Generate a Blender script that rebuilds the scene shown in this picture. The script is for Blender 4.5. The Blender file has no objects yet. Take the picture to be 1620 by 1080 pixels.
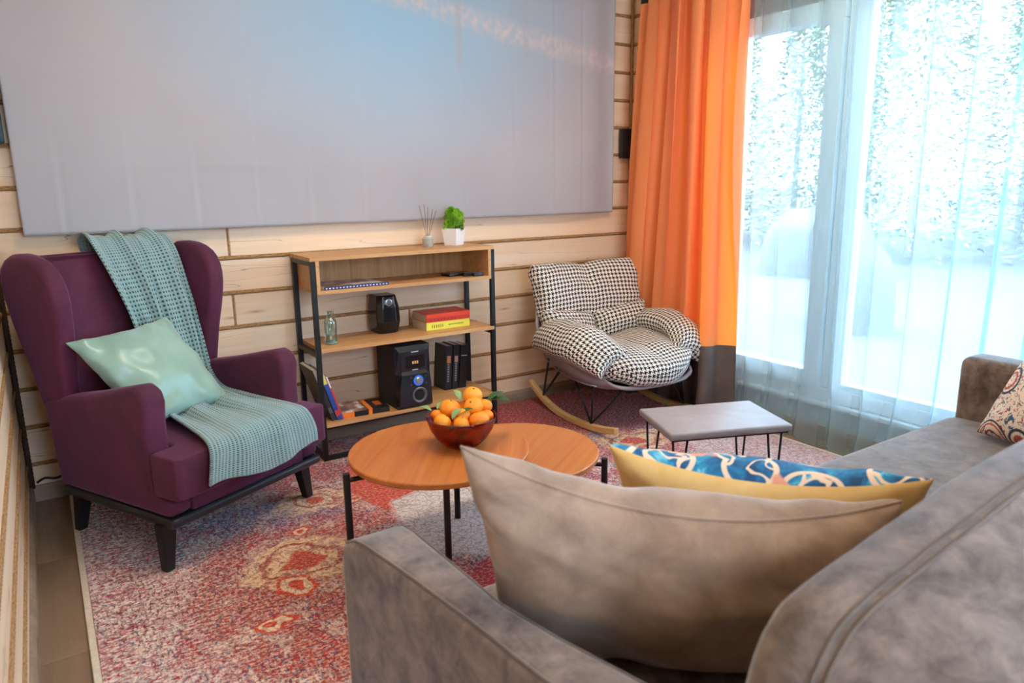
import bpy, bmesh, math, random
from mathutils import Vector, Matrix, noise

random.seed(7)
sc = bpy.context.scene
C = sc.collection
V = Vector
PI = math.pi

# ------------------------------------------------------------------ camera
CAM = V((0.15866, -3.47181, 1.275)); YAW, PITCH, ROLL, FPX = 0.58036, 0.21438, -0.01402, 1133.155
fw = V((math.sin(YAW)*math.cos(PITCH), math.cos(YAW)*math.cos(PITCH), -math.sin(PITCH)))
r0 = V((math.cos(YAW), -math.sin(YAW), 0)); u0 = r0.cross(fw)
rt = r0*math.cos(ROLL) + u0*math.sin(ROLL); up = u0*math.cos(ROLL) - r0*math.sin(ROLL)
cd = bpy.data.cameras.new('camera'); cam = bpy.data.objects.new('camera', cd); C.objects.link(cam)
cd.sensor_width = 36; cd.lens = FPX/1620*36; cd.clip_start = 0.02; cd.clip_end = 200
cam.matrix_world = Matrix(((rt.x, up.x, -fw.x, CAM.x), (rt.y, up.y, -fw.y, CAM.y), (rt.z, up.z, -fw.z, CAM.z), (0, 0, 0, 1)))
cd.dof.use_dof = True; cd.dof.focus_distance = 3.1; cd.dof.aperture_fstop = 4.0
sc.camera = cam

# ------------------------------------------------------------------ world, sun, exposure
w = bpy.data.worlds.new('world'); sc.world = w; w.use_nodes = True
bgn = w.node_tree.nodes['Background']
bgn.inputs[0].default_value = (0.65, 0.81, 1.0, 1); bgn.inputs[1].default_value = 7.5
sd = bpy.data.lights.new('sun', 'SUN'); sun = bpy.data.objects.new('sun', sd); C.objects.link(sun)
sd.energy = 3.0; sd.angle = 0.02; sd.color = (1.0, 0.93, 0.80)
sun.rotation_euler = V((1.0, 0.25, -0.36)).to_track_quat('-Z', 'Y').to_euler()
sc.view_settings.view_transform = 'Standard'; sc.view_settings.look = 'None'
sc.view_settings.gamma = 1.0; sc.view_settings.use_curve_mapping = False
sc.view_settings.exposure = 1.08
sc.cycles.use_denoising = True
sc.cycles.max_bounces = 10; sc.cycles.diffuse_bounces = 5; sc.cycles.transparent_max_bounces = 24
sc.cycles.sample_clamp_indirect = 6.0; sc.cycles.caustics_reflective = False; sc.cycles.caustics_refractive = False

W, CEIL, REAR = 3.3425, 2.75, -4.7

# ------------------------------------------------------------------ material helpers
def S(h):
    h = h.lstrip('#'); o = []
    for i in (0, 2, 4):
        c = int(h[i:i+2], 16)/255; o.append(c/12.92 if c <= 0.04045 else ((c+0.055)/1.055)**2.4)
    return (*o, 1)
class NT:
    def __init__(s, name, **k):
        s.m = bpy.data.materials.new(name); s.m.use_nodes = True; s.t = s.m.node_tree
        s.b = s.t.nodes['Principled BSDF']; s.out = s.t.nodes['Material Output']
        for a, v in k.items(): s.set(s.b, a, v)
    def set(s, n, key, v):
        i = n.inputs[key.replace('_', ' ')] if isinstance(key, str) else n.inputs[key]
        if hasattr(v, 'is_output'): s.t.links.new(v, i)
        else: i.default_value = v
    def n(s, typ, ins=None, **props):
        x = s.t.nodes.new('ShaderNode'+typ)
        for a, v in props.items(): setattr(x, a, v)
        for a, v in (ins or {}).items(): s.set(x, a, v)
        return x
    def ma(s, op, a, b=0.0, c=0.0):
        return s.n('Math', {0: a, 1: b, 2: c}, operation=op).outputs[0]
    def mix(s, f, a, b, mode='MIX'):
        x = s.n('Mix', {0: f}, data_type='RGBA', blend_type=mode); s.set(x, 6, a); s.set(x, 7, b); return x.outputs[2]
    def ramp(s, f, stops, interp='LINEAR'):
        x = s.n('ValToRGB', {0: f}); cr = x.color_ramp; cr.interpolation = interp
        while len(cr.elements) < len(stops): cr.elements.new(0.5)
        for e, (p, c) in zip(cr.elements, stops): e.position = p; e.color = c if len(c) == 4 else (*c, 1)
        return x.outputs[0]
    def obj(s): return s.n('TexCoord').outputs['Object']
    def uv(s): return s.n('TexCoord').outputs['UV']
    def rnd(s): return s.n('ObjectInfo').outputs['Random']
    def noise(s, vec, scale, detail=4, rough=0.5, dist=0.0):
        return s.n('TexNoise', {'Vector': vec, 'Scale': scale, 'Detail': detail, 'Roughness': rough, 'Distortion': dist}).outputs[0]
    def mapv(s, vec, scale=(1, 1, 1), loc=(0, 0, 0), rot=(0, 0, 0)):
        return s.n('Mapping', {'Vector': vec, 'Scale': scale, 'Location': loc, 'Rotation': rot}).outputs[0]
    def vadd(s, a, b):
        x = s.n('VectorMath', {0: a, 1: b}, operation='ADD'); return x.outputs[0]
    def bump(s, h, strength=0.3, dist=0.01):
        s.set(s.b, 'Normal', s.n('Bump', {'Height': h, 'Strength': strength, 'Distance': dist}).outputs[0])
    def col(s, v): s.set(s.b, 'Base Color', v)

def plain(name, col, rough=0.5, metal=0.0, **k):
    t = NT(name, Roughness=rough, Metallic=metal, **k); t.col(col); return t.m

def wood(name, stops, along=(1.2, 26, 26), rough=0.55, knots=None, cracks=False, bump=0.15, vary=0.12):
    t = NT(name, Roughness=rough)
    r = t.rnd(); off = t.n('CombineXYZ', {0: t.ma('MULTIPLY', r, 37.0), 1: t.ma('MULTIPLY', r, 91.0), 2: t.ma('MULTIPLY', r, 13.0)}).outputs[0]
    p = t.vadd(t.obj(), off)
    g = t.noise(t.mapv(p, along), 1.0, 6, 0.6, 0.6)
    c = t.ramp(g, stops)
    big = t.noise(t.mapv(p, (along[0]*1.2, along[1]*0.2, along[2]*0.2)), 1.0, 2)
    c = t.mix(t.ma('MULTIPLY', t.ma('SUBTRACT', big, 0.35), 0.8), c, stops[0][1], 'MIX')
    c = t.mix(1.0, c, t.ramp(r, [(0, (1-vary, 1-vary, 1-vary)), (1, (1, 1, 1))]), 'MULTIPLY')
    if knots:
        vo = t.n('TexVoronoi', {'Vector': t.mapv(p, (1.6, 9, 9)), 'Scale': 1.0}).outputs['Distance']
        c = t.mix(t.ramp(vo, [(0.0, (.8, .8, .8)), (0.04, (0.35, 0.35, 0.35)), (0.10, (0, 0, 0))]), c, knots)
    if cracks:
        wv = t.noise(t.mapv(p, (0.9, 14, 14)), 1.0, 3, 0.4, 0.2)
        k = t.ramp(t.ma('ABSOLUTE', t.ma('SUBTRACT', wv, 0.44)), [(0, (1, 1, 1)), (0.0035, (0, 0, 0))])
        k = t.ma('MULTIPLY', k, t.ramp(t.noise(p, 1.3, 1), [(0.48, (0, 0, 0)), (0.52, (1, 1, 1))]))
        c = t.mix(t.ma('MULTIPLY', k, 0.75), c, S('7d5535'))
    t.col(c); t.bump(g, bump, 0.004); return t.m

PINE = wood('pine_boards', [(0.2, S('e3c099')), (0.5, S('f0d2b1')), (0.8, S('f6e2cb'))], (0.5, 16, 16), 0.6, knots=S('8d5c39'), cracks=True, bump=0.1)
OAK = wood('oak_laminate', [(0.25, S('b67b45')), (0.5, S('cf9a63')), (0.8, S('dfb27e'))], (1.5, 40, 40), 0.45)
OAKV = wood('oak_laminate_upright', [(0.25, S('97602f')), (0.5, S('b98550')), (0.8, S('cda06c'))], (40, 40, 1.5), 0.5)
TABLE = wood('table_veneer', [(0.25, S('a85a24')), (0.5, S('bf7033')), (0.8, S('cc8347'))], (1.6, 34, 34), 0.38, vary=0.05)
PLANK = wood('floor_planks', [(0.2, S('6f5a48')), (0.5, S('937a63')), (0.85, S('ab957d'))], (1.3, 14, 14), 0.4, knots=S('4a392c'))
BASEB = wood('baseboard_wood', [(0.2, S('8a7663')), (0.5, S('a08a75')), (0.8, S('b5a18c'))], (1.0, 20, 20), 0.5)
BEECH = wood('beech', [(0.2, S('c79a5c')), (0.5, S('dcb478')), (0.8, S('e8c892'))], (3, 3, 30), 0.4)
BLACK = plain('black_metal', (0.012, 0.013, 0.016, 1), 0.42, 0.3)
CHROME = plain('dull_steel', (0.45, 0.46, 0.48, 1), 0.35, 0.9)
PVC = plain('white_plastic_frame', (0.82, 0.86, 0.88, 1), 0.35)
PLASTER = plain('pale_paint', (0.72, 0.72, 0.70, 1), 0.8)
CEILM = wood('ceiling_boards', [(0.2, S('d9c09a')), (0.5, S('e6d3b2')), (0.8, S('efe2c8'))], (0.7, 22, 22), 0.6)

def rope_mat(name, a, b):
    t = NT(name, Roughness=0.9)
    n = t.noise(t.mapv(t.obj(), (60, 300, 300)), 1.0, 3); t.col(t.ramp(n, [(0.3, a), (0.7, b)])); t.bump(n, 0.5, 0.003); return t.m
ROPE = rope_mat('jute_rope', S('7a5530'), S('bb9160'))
ROPE_SHADED = rope_mat('shaded_corner_rope', S('2b1d13'), S('4a3423'))  # copy of the jute rope with the corner's shade put into its colour

def cloth(name, c1, c2, scale=6, sheen=0.5, rough=0.85, fine=400, stint=(1, 1, 1, 1), bump=0.15):
    t = NT(name, Roughness=rough); t.set(t.b, 'Sheen Weight', sheen); t.set(t.b, 'Sheen Roughness', 0.4); t.set(t.b, 'Sheen Tint', stint)
    p = t.obj(); n = t.noise(p, scale, 6, 0.68, 0.4)
    t.col(t.ramp(n, [(0.3, c1), (0.7, c2)])); f = t.noise(p, fine, 2); t.bump(f, bump, 0.002); return t.m
PURPLE = cloth('aubergine_velvet', S('3f0d26'), S('5a1837'), 7, 0.22, 0.8, stint=(0.8, 0.4, 0.75, 1))
SUEDE = cloth('taupe_grey_suede', S('48382f'), S('8c796e'), 18, 0.55, 0.9, stint=(0.80, 0.90, 1, 1))  # blue sheen tint stands in for window light on the upper surfaces
SEAM = cloth('suede_seam', S('4f3f36'), S('6b5a50'), 9, 0.3)
BEIGE = cloth('beige_velvet', S('816654'), S('a98d78'), 12, 0.45)
YELLOW = cloth('straw_yellow_cotton', S('e2b264'), S('f0cb8a'), 8, 0.1)
LEATHER = cloth('grey_leatherette', S('8b8484'), S('a29b9c'), 5, 0.0, 0.42)
SHELLM = cloth('grey_shell_leatherette', S('7f7274'), S('978a8c'), 5, 0.0, 0.5)
GREYBAND = cloth('grey_brown_satin', S('4f4340'), S('66574f'), 8, 0.15, 0.5)

t = NT('mint_satin', Roughness=0.30); t.set(t.b, 'Sheen Weight', 0.4)
t.col(t.ramp(t.noise(t.obj(), 5, 3), [(0.3, S('7c9c8c')), (0.7, S('95b4a3'))])); MINT = t.m

t = NT('teal_waffle_knit', Roughness=0.95); t.set(t.b, 'Sheen Weight', 0.4)
uvm = t.n('SeparateXYZ', {0: t.uv()})
wa = t.ma('SINE', t.ma('MULTIPLY', uvm.outputs[0], 2*PI/0.013)); wb = t.ma('SINE', t.ma('MULTIPLY', uvm.outputs[1], 2*PI/0.011))
pit = t.ma('MULTIPLY', t.ma('ADD', wa, 1.0), t.ma('ADD', wb, 1.0))
c = t.ramp(t.ma('MULTIPLY', pit, 0.25), [(0.2, S('86a3a2')), (0.5, S('668583')), (0.85, S('273f42'))])
t.col(c); t.bump(t.ma('SUBTRACT', 1.0, t.ma('MULTIPLY', pit, 0.25)), 0.6, 0.006); KNIT = t.m

t = NT('houndstooth_cotton', Roughness=0.9)
sx = t.n('SeparateXYZ', {0: t.uv()})
X = t.ma('FLOOR', t.ma('MULTIPLY', sx.outputs[0], 8/0.024)); Y = t.ma('FLOOR', t.ma('MULTIPLY', sx.outputs[1], 8/0.024))
tw = t.ma('LESS_THAN', t.ma('FLOORED_MODULO', t.ma('ADD', X, Y), 4.0), 1.5)
a = t.ma('LESS_THAN', t.ma('FLOORED_MODULO', X, 8.0), 3.5); b = t.ma('LESS_THAN', t.ma('FLOORED_MODULO', Y, 8.0), 3.5)
t.col(t.mix(t.ma('ADD', t.ma('MULTIPLY', tw, a), t.ma('MULTIPLY', t.ma('SUBTRACT', 1.0, tw), b)), S('ece4d8'), S('1b1a1e'))); HOUND = t.m

def translucent_cloth(name, col, f, sheen=0.2, rough=0.55, trans=None):
    t = NT(name, Roughness=rough); t.col(col); t.set(t.b, 'Sheen Weight', sheen)
    tr = t.n('BsdfTranslucent', {0: trans or col}); mx = t.n('MixShader', {0: f, 1: t.b.outputs[0], 2: tr.outputs[0]})
    t.set(t.out, 'Surface', mx.outputs[0]); return t.m
ORANGE = translucent_cloth('orange_satin', S('ffaa68'), 0.45, trans=S('ff8418'))
CURTBLACK = plain('black_heading_tape', (0.01, 0.01, 0.014, 1), 0.8)
t = NT('sheer_voile', Roughness=0.8)
dif = t.n('BsdfDiffuse', {0: (0.60, 0.68, 0.72, 1)}); trl = t.n('BsdfTranslucent', {0: (0.46, 0.61, 0.67, 1)})
m1 = t.n('MixShader', {0: 0.55, 1: dif.outputs[0], 2: trl.outputs[0]}); tpn = t.n('BsdfTransparent', {0: (0.78, 0.94, 1.0, 1)})
lw = t.n('LayerWeight', {0: 0.35}); fac = t.ma('MINIMUM', t.ma('ADD', 0.31, t.ma('MULTIPLY', lw.outputs['Facing'], 0.5)), 0.8)
m2 = t.n('MixShader', {0: fac, 1: tpn.outputs[0], 2: m1.outputs[0]}); t.set(t.out, 'Surface', m2.outputs[0]); SHEER = t.m

def clear_glass(name, tint, gloss=0.08):
    t = NT(name); tp = t.n('BsdfTransparent', {0: tint}); gl = t.n('BsdfGlossy', {0: (1, 1, 1, 1), 1: 0.03})
    fr = t.n('LayerWeight', {0: 0.25}); f = t.ma('ADD', t.ma('MULTIPLY', fr.outputs['Fresnel'], 0.6), gloss*0.3)
    mx = t.n('MixShader', {0: f, 1: tp.outputs[0], 2: gl.outputs[0]}); t.set(t.out, 'Surface', mx.outputs[0]); return t.m
GLASS = clear_glass('window_glass', (0.97, 0.99, 1, 1)); REDGLASS = clear_glass('dark_red_glass', (0.66, 0.10, 0.09, 1), 0.15)
GREENGLASS = clear_glass('green_bottle_glass', (0.82, 0.89, 0.86, 1), 0.2)
ORNG = NT('mandarin_peel', Roughness=0.4); ORNG.col(ORNG.mix(ORNG.rnd(), S('f58a12'), S('fba327'))); ORNG.bump(ORNG.noise(ORNG.obj(), 260, 2), 0.35, 0.002); ORNG = ORNG.m
LEAF = plain('citrus_leaf', S('2f5a24'), 0.35); LEAF2 = plain('pale_leaf_underside', S('7f9a62'), 0.5)
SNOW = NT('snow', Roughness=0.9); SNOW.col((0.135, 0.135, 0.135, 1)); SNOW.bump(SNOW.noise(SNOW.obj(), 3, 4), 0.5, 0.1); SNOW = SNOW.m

# ------------------------------------------------------------------ mesh helpers
class MB:
    def __init__(s): s.v = []; s.f = []; s.uv = {}
    def add(s, vs, fs):
        o = len(s.v); s.v += [tuple(p) for p in vs]; s.f += [tuple(i+o for i in f) for f in fs]; return o
    def box(s, lo, hi):
        x0, y0, z0 = lo; x1, y1, z1 = hi
        s.add([(x0,y0,z0),(x1,y0,z0),(x1,y1,z0),(x0,y1,z0),(x0,y0,z1),(x1,y0,z1),(x1,y1,z1),(x0,y1,z1)],
              [(0,3,2,1),(4,5,6,7),(0,1,5,4),(1,2,6,5),(2,3,7,6),(3,0,4,7)]); return s
    def tube(s, pts, r, n=8, cap=True):
        pts = [V(p) for p in pts]; rs = r if isinstance(r, (list, tuple)) else [r]*len(pts); rows = []
        ref = V((0.31, 0.17, 0.93))
        for i, p in enumerate(pts):
            d = (pts[min(i+1, len(pts)-1)] - pts[max(i-1, 0)]).normalized()
            if abs(d.dot(ref)) > 0.95: ref = V((0.9, 0.3, 0.1))
            e1 = d.cross(ref).normalized(); e2 = d.cross(e1)
            rows.append([p + (e1*math.cos(2*PI*k/n) + e2*math.sin(2*PI*k/n))*rs[i] for k in range(n)])
        o = len(s.v); s.v += [tuple(q) for row in rows for q in row]
        for i in range(len(rows)-1):
            for k in range(n): s.f.append((o+i*n+k, o+(i+1)*n+k, o+(i+1)*n+(k+1) % n, o+i*n+(k+1) % n))
        if cap: s.f.append(tuple(o+k for k in range(n))); s.f.append(tuple(o+(len(rows)-1)*n+k for k in reversed(range(n))))
        return s
    def lathe(s, prof, c=(0, 0, 0), n=24):
        o = len(s.v); cx, cy, cz = c
        for r, z in prof:
            for k in range(n): a = 2*PI*k/n; s.v.append((cx+r*math.cos(a), cy+r*math.sin(a), cz+z))
        for i in range(len(prof)-1):
            for k in range(n): s.f.append((o+i*n+k, o+i*n+(k+1) % n, o+(i+1)*n+(k+1) % n, o+(i+1)*n+k))
        s.f.append(tuple(o+k for k in reversed(range(n)))); s.f.append(tuple(o+(len(prof)-1)*n+k for k in range(n))); return s
    def grid(s, fn, nu, nv, uv=None, flip=False):
        o = len(s.v); uvs = []
        for j in range(nv+1):
            for i in range(nu+1):
                s.v.append(tuple(fn(i/nu, j/nv)))
                if uv: uvs.append(uv(i/nu, j/nv))
        for j in range(nv):
            for i in range(nu):
                q = (o+j*(nu+1)+i, o+j*(nu+1)+i+1, o+(j+1)*(nu+1)+i+1, o+(j+1)*(nu+1)+i)
                s.f.append(q[::-1] if flip else q)
        if uv:
            for k, q in enumerate(uvs): s.uv[o+k] = q
        return s
    def mesh(s, name, mat, smooth=False, bevel=0.0, seg=2, merge=0.0, xf=None, thick=0.0, angle=None):
        me = bpy.data.meshes.new(name); me.from_pydata(s.v, [], s.f)
        if s.uv:
            lay = me.uv_layers.new(name='UVMap')
            for l in me.loops: lay.data[l.index].uv = s.uv.get(l.vertex_index, (0, 0))
        bm = bmesh.new(); bm.from_mesh(me)
        if merge: bmesh.ops.remove_doubles(bm, verts=bm.verts, dist=merge)
        if not s.uv or merge: bmesh.ops.recalc_face_normals(bm, faces=bm.faces)
        if bevel:
            bm.normal_update()
            es = [e for e in bm.edges if len(e.link_faces) == 2 and e.calc_face_angle(0) > 0.6]
            bmesh.ops.bevel(bm, geom=es, offset=bevel, segments=seg, profile=0.5, affect='EDGES', clamp_overlap=True)
        if thick:
            bmesh.ops.solidify(bm, geom=bm.faces[:], thickness=thick)
        if xf: bmesh.ops.transform(bm, matrix=xf, verts=bm.verts)
        for f in bm.faces: f.smooth = smooth
        if smooth and angle:
            for e in bm.edges:
                if len(e.link_faces) == 2 and e.calc_face_angle(0) > angle: e.smooth = False
        bm.to_mesh(me); bm.free(); me.materials.append(mat); return me
    def build(s, name, mat, parent=None, **k): return link(name, s.mesh(name, mat, **k), parent)

def link(name, me, parent=None, loc=None, rot=None):
    o = bpy.data.objects.new(name, me); C.objects.link(o)
    if parent: o.parent = parent
    if loc is not None: o.location = loc
    if rot is not None: o.rotation_euler = rot
    return o
def tag(o, label, cat, group=None, kind=None):
    o['label'] = label
    if cat: o['category'] = cat
    if group: o['group'] = group
    if kind: o['kind'] = kind
    return o
def thing(name, label, cat, loc=(0, 0, 0), rz=0, group=None):
    o = bpy.data.objects.new(name, None); C.objects.link(o); o.location = loc; o.rotation_euler = (0, 0, rz); o.empty_display_size = 0.05
    return tag(o, label, cat, group)
def struct(o, label=None):
    o['kind'] = 'structure'
    if label: o['label'] = label
    return o
def B(lo, hi): return MB().box(lo, hi)
def prism(outline, axis, a, b, round_=0.0, seg=3):
    """outline: list of 2-D points; axis 0/1/2 is the extrusion axis"""
    def p(q, e):
        if axis == 0: return (e, q[0], q[1])
        if axis == 1: return (q[0], e, q[1])
        return (q[0], q[1], e)
    m = MB(); n = len(outline)
    m.add([p(q, a) for q in outline] + [p(q, b) for q in outline],
          [tuple(range(n))[::-1], tuple(range(n, 2*n))] + [(i, (i+1) % n, n+(i+1) % n, n+i) for i in range(n)])
    return m
def smooth_poly(pts, it=2):
    for _ in range(it):
        o = []
        for i in range(len(pts)):
            p, q = pts[i], pts[(i+1) % len(pts)]
            o += [(p[0]*.75+q[0]*.25, p[1]*.75+q[1]*.25), (p[0]*.25+q[0]*.75, p[1]*.25+q[1]*.75)]
        pts = o
    return pts
def interp(rows, t):
    x = t*(len(rows)-1); i = min(int(x), len(rows)-2); f = x-i
    p0, p1, p2, p3 = rows[max(i-1, 0)], rows[i], rows[i+1], rows[min(i+2, len(rows)-1)]
    return [0.5*((2*b)+(c-a)*f+(2*a-5*b+4*c-d)*f*f+(-a+3*b-3*c+d)*f**3) for a, b, c, d in zip(p0, p1, p2, p3)]
def bilin(TL, TR, BR, BL):
    TL, TR, BR, BL = map(V, (TL, TR, BR, BL))
    return lambda s, t: (BL*(1-s)+BR*s)*(1-t) + (TL*(1-s)+TR*s)*t
def pillow_faces(P, thick, nu=28, nv=28, pinch=0.07, wr=0.006, seed=0, size=(0.5, 0.5), exp=0.5, puff=None):
    """two sheets over a mid-surface P(s,t): the front (+normal) and the back"""
    def mid(s, t):
        a, b = 2*s-1, 2*t-1
        return P(0.5+0.5*a*(1-pinch*(1-b*b)), 0.5+0.5*b*(1-pinch*(1-a*a)))
    def nrm(s, t):
        e = 0.02; s0, s1, t0, t1 = max(s-e, 0), min(s+e, 1), max(t-e, 0), min(t+e, 1)
        return (P(s1, t)-P(s0, t)).cross(P(s, t1)-P(s, t0)).normalized()
    def sheet(sign):
        def fn(u, v):
            s = 0.5-0.5*math.cos(PI*u); tt = 0.5-0.5*math.cos(PI*v)
            a, b = 2*s-1, 2*tt-1
            h = (max(0, 1-a*a)*max(0, 1-b*b))**exp
            p = mid(s, tt); nz = noise.noise(V((s*5+seed, tt*5, sign*3.1+seed)))
            wk = noise.noise(V((s*9+seed*2.7, tt*9, sign*7.7)))*(abs(a)**3+abs(b)**3)*0.5
            k = puff(s, tt) if puff else 1
            return p + nrm(s, tt)*sign*(thick*0.5*h*k + wr*(nz+wk*1.6)*min(1, h*3))
        m = MB().grid(fn, nu, nv, flip=sign < 0); W1 = nu+1; P_ = [V(q) for q in m.v]
        for j in range(nv+1):
            acc = [0.0]
            for i in range(nu): acc.append(acc[-1]+(P_[j*W1+i+1]-P_[j*W1+i]).length)
            for i in range(W1): m.uv[j*W1+i] = (acc[i]-acc[nu//2], 0)
        for i in range(W1):
            acc = [0.0]
            for j in range(nv): acc.append(acc[-1]+(P_[(j+1)*W1+i]-P_[j*W1+i]).length)
            for j in range(nv+1): m.uv[j*W1+i] = (m.uv[j*W1+i][0]+1.0, acc[j]-acc[nv//2]+1.0)
        return m
    return sheet(1), sheet(-1)
def cushion_mesh(name, P, thick, mat, **k):
    f, b = pillow_faces(P, thick, **k)
    o = len(f.v); f.v += b.v; f.f += [tuple(i+o for i in q) for q in b.f]; f.uv.update({i+o: q for i, q in b.uv.items()})
    return f.mesh(name, mat, smooth=True)

# ================================================================== THE SETTING
def board_mesh(L, h, mat=PINE): return B((0, 0, 0), (L, 0.03, h)).mesh('board', mat, bevel=0.005, seg=2)
def rope_mesh(L, r=0.0092, mat=ROPE, step=0.007):
    n = int(L/step); pts = []; m = MB(); K = 9
    for i in range(n+1):
        x = L*i/n
        for k in range(K):
            a = 2*PI*k/K; rr = r*(0.80+0.26*abs(math.cos(1.5*(a - x*2*PI/0.034))))
            m.v.append((x, rr*math.cos(a), rr*math.sin(a)))
    for i in range(n):
        for k in range(K): m.f.append((i*K+k, i*K+(k+1) % K, (i+1)*K+(k+1) % K, (i+1)*K+k))
    return m.mesh('rope', mat, smooth=True)
RZ0, DZ = 0.159, 0.1615
rows = [(-0.003, RZ0)] + [(RZ0+DZ*k, RZ0+DZ*(k+1)) for k in range(16)]
GAP = 0.0075
def clad(wall, origin, rz, L, joints={}, n=len(rows), ropes=True, z_min=0.0):
    """boards and ropes along local X of a wall, children of it"""
    cache = {}
    for i, (z0, z1) in enumerate(rows[:n]):
        z1 = min(z1, CEIL)
        if z1-z0 < 0.05: continue
        cuts = [0.0] + joints.get(i, []) + [L]
        for a, b in zip(cuts, cuts[1:]):
            key = (round(b-a, 3), round(z1-z0, 3))
            if key not in cache: cache[key] = board_mesh(b-a-(0.008 if len(cuts) > 2 else 0), z1-z0-2*GAP)
            o = link('board', cache[key], wall, rot=(0, 0, rz))
            o.location = origin + Matrix.Rotation(rz, 3, 'Z') @ V((a+(0.004 if len(cuts) > 2 else 0), 0, z0+GAP))
    if ropes:
        rm = rope_mesh(L)
        for i in range(n-1):
            o = link('rope', rm, wall, rot=(0, 0, rz)); o.location = origin + Matrix.Rotation(rz, 3, 'Z') @ V((0, 0.001, RZ0+DZ*i))

# floor: base slab with separate planks on it
floor = struct(B((-0.25, REAR-0.2, -0.14), (W+0.25, 0.2, -0.013)).build('floor', plain('screed', (0.2, 0.18, 0.16, 1), 0.9)), 'grey brown wood look plank floor')
pm = {}
PW, PL = 0.1975, 0.66
nx = int(W/PW)+1
for i in range(nx):
    x0 = i*PW; y = 0.0 - (0 if i == 0 else (0.66-0.634 + (i*0.27) % PL)); y1 = 0.0
    seams = []
    yy = -0.634 + ((i*0.27) % PL if i else 0)
    while yy > 0: yy -= PL
    last = 0.0
    while last > REAR:
        nxt = max(yy, REAR); Lp = last-nxt
        if Lp > 0.03:
            key = (round(Lp, 3), round(min(PW, W-x0), 3))
            if key not in pm: pm[key] = B((0, 0, -0.012), (Lp-0.003, key[1]-0.003, 0)).mesh('plank', PLANK, bevel=0.0015, seg=1)
            link('plank', pm[key], floor, (x0+key[1], nxt, 0), (0, 0, PI/2))
        last = nxt; yy -= PL

wb = struct(B((-0.2, 0.031, -0.1), (W+0.2, 0.2, CEIL)).build('wall_back', PINE), 'back wall of pale horizontal pine boards with jute rope in the joints')
clad(wb, V((0, 0, 0)), 0, W, {6: [0.89], 4: [0.887, ], 3: [1.78], 2: [0.6], 9: [1.9]})
vm = rope_mesh(0.155, 0.005)
for x, i in ((0.89, 6), (0.887, 4), (1.78, 3)):
    link('rope', vm, wb, (x, 0.006, rows[i][0]+0.002), (0, -PI/2, 0))
wl = struct(B((-0.2, REAR, -0.1), (-0.031, 0.031, CEIL)).build('wall_left', PINE), 'left wall of pale pine boards seen edge on')
clad(wl, V((0, REAR, 0)), PI/2, -REAR)
for nm, x, m in (('dark rope', 0.012, ROPE_SHADED), ('r', W-0.012, ROPE)):
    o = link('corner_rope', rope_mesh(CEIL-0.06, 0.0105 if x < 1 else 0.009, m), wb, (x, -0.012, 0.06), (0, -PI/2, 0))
# right wall: boarded strip by the corner, window opening, plain apron under the glass
Y0, Y1, ZB, ZT = -0.70, -3.62, 0.20, 2.32
wr_ = struct(B((W+0.031, Y0, -0.1), (W+0.25, 0.2, CEIL)).build('wall_right', PINE), 'boarded strip of the window wall beside the corner')
clad(wr_, V((W, 0, 0)), -PI/2, -Y0)
ap = NT('grey_blue_paint', Roughness=0.7); ap.col(ap.ramp(ap.noise(ap.mapv(ap.obj(), (30, 30, 1)), 1.0, 3), [(0.3, S('b9c8ce')), (0.7, S('c9d6da'))]))
B((W+0.004, Y1, -0.1), (W+0.25, Y0, ZB)).build('apron_panel', ap.m, wr_)
B((W, Y1, ZT), (W+0.25, Y0, CEIL)).build('lintel_panel', PINE, wr_)
B((W, REAR, -0.1), (W+0.25, Y1, CEIL)).build('pier_panel', PINE, wr_)
ceil_ = struct(B((-0.2, REAR-0.2, CEIL+0.02), (W+0.3, 0.2, CEIL+0.3)).build('ceiling', CEILM), 'pale boarded ceiling')
cm = B((0, 0, 0), (W, 0.145, 0.02)).mesh('board', CEILM, bevel=0.004, seg=1)
for k in range(32): link('board', cm, ceil_, (0, -0.15-0.15*k, CEIL))
struct(B((-6, 0.21, -0.4), (W+0.25, 9, 3.2)).build('wall_exterior', PLASTER), 'outer wall of the rest of the house beyond the back wall')
# wall behind the camera with a wide window in it
wf = struct(B((-0.2, REAR-0.2, -0.1), (0.3, REAR, CEIL)).build('wall_front', PINE), 'pine wall behind the viewer with a wide window')
B((1.9, REAR-0.2, -0.1), (W+0.25, REAR, CEIL)).build('pier_panel', PINE, wf)
B((0.3, REAR-0.2, -0.1), (1.9, REAR, 0.5)).build('apron_panel', PINE, wf)
B((0.3, REAR-0.2, 2.35), (1.9, REAR, CEIL)).build('lintel_panel', PINE, wf)
def window_part(name, boxes, parent, mat=PVC, bevel=0.004):
    for lo, hi in boxes: B(lo, hi).build(name, mat, parent, bevel=bevel)
w2 = struct(bpy.data.objects.new('window_2', None), 'wide white framed window behind the viewer'); C.objects.link(w2)
window_part('frame_bar', [((0.3, REAR-0.12, 0.5), (1.9, REAR-0.05, 0.57)), ((0.3, REAR-0.12, 2.28), (1.9, REAR-0.05, 2.35)), ((0.3, REAR-0.12, 0.57), (0.37, REAR-0.05, 2.28)), ((1.83, REAR-0.12, 0.57), (1.9, REAR-0.05, 2.28)), ((1.06, REAR-0.12, 0.57), (1.14, REAR-0.05, 2.28))], w2)
for a, b in ((0.37, 1.06), (1.14, 1.83)): B((a, REAR-0.09, 0.57), (b, REAR-0.08, 2.28)).build('pane', GLASS, w2)

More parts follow.
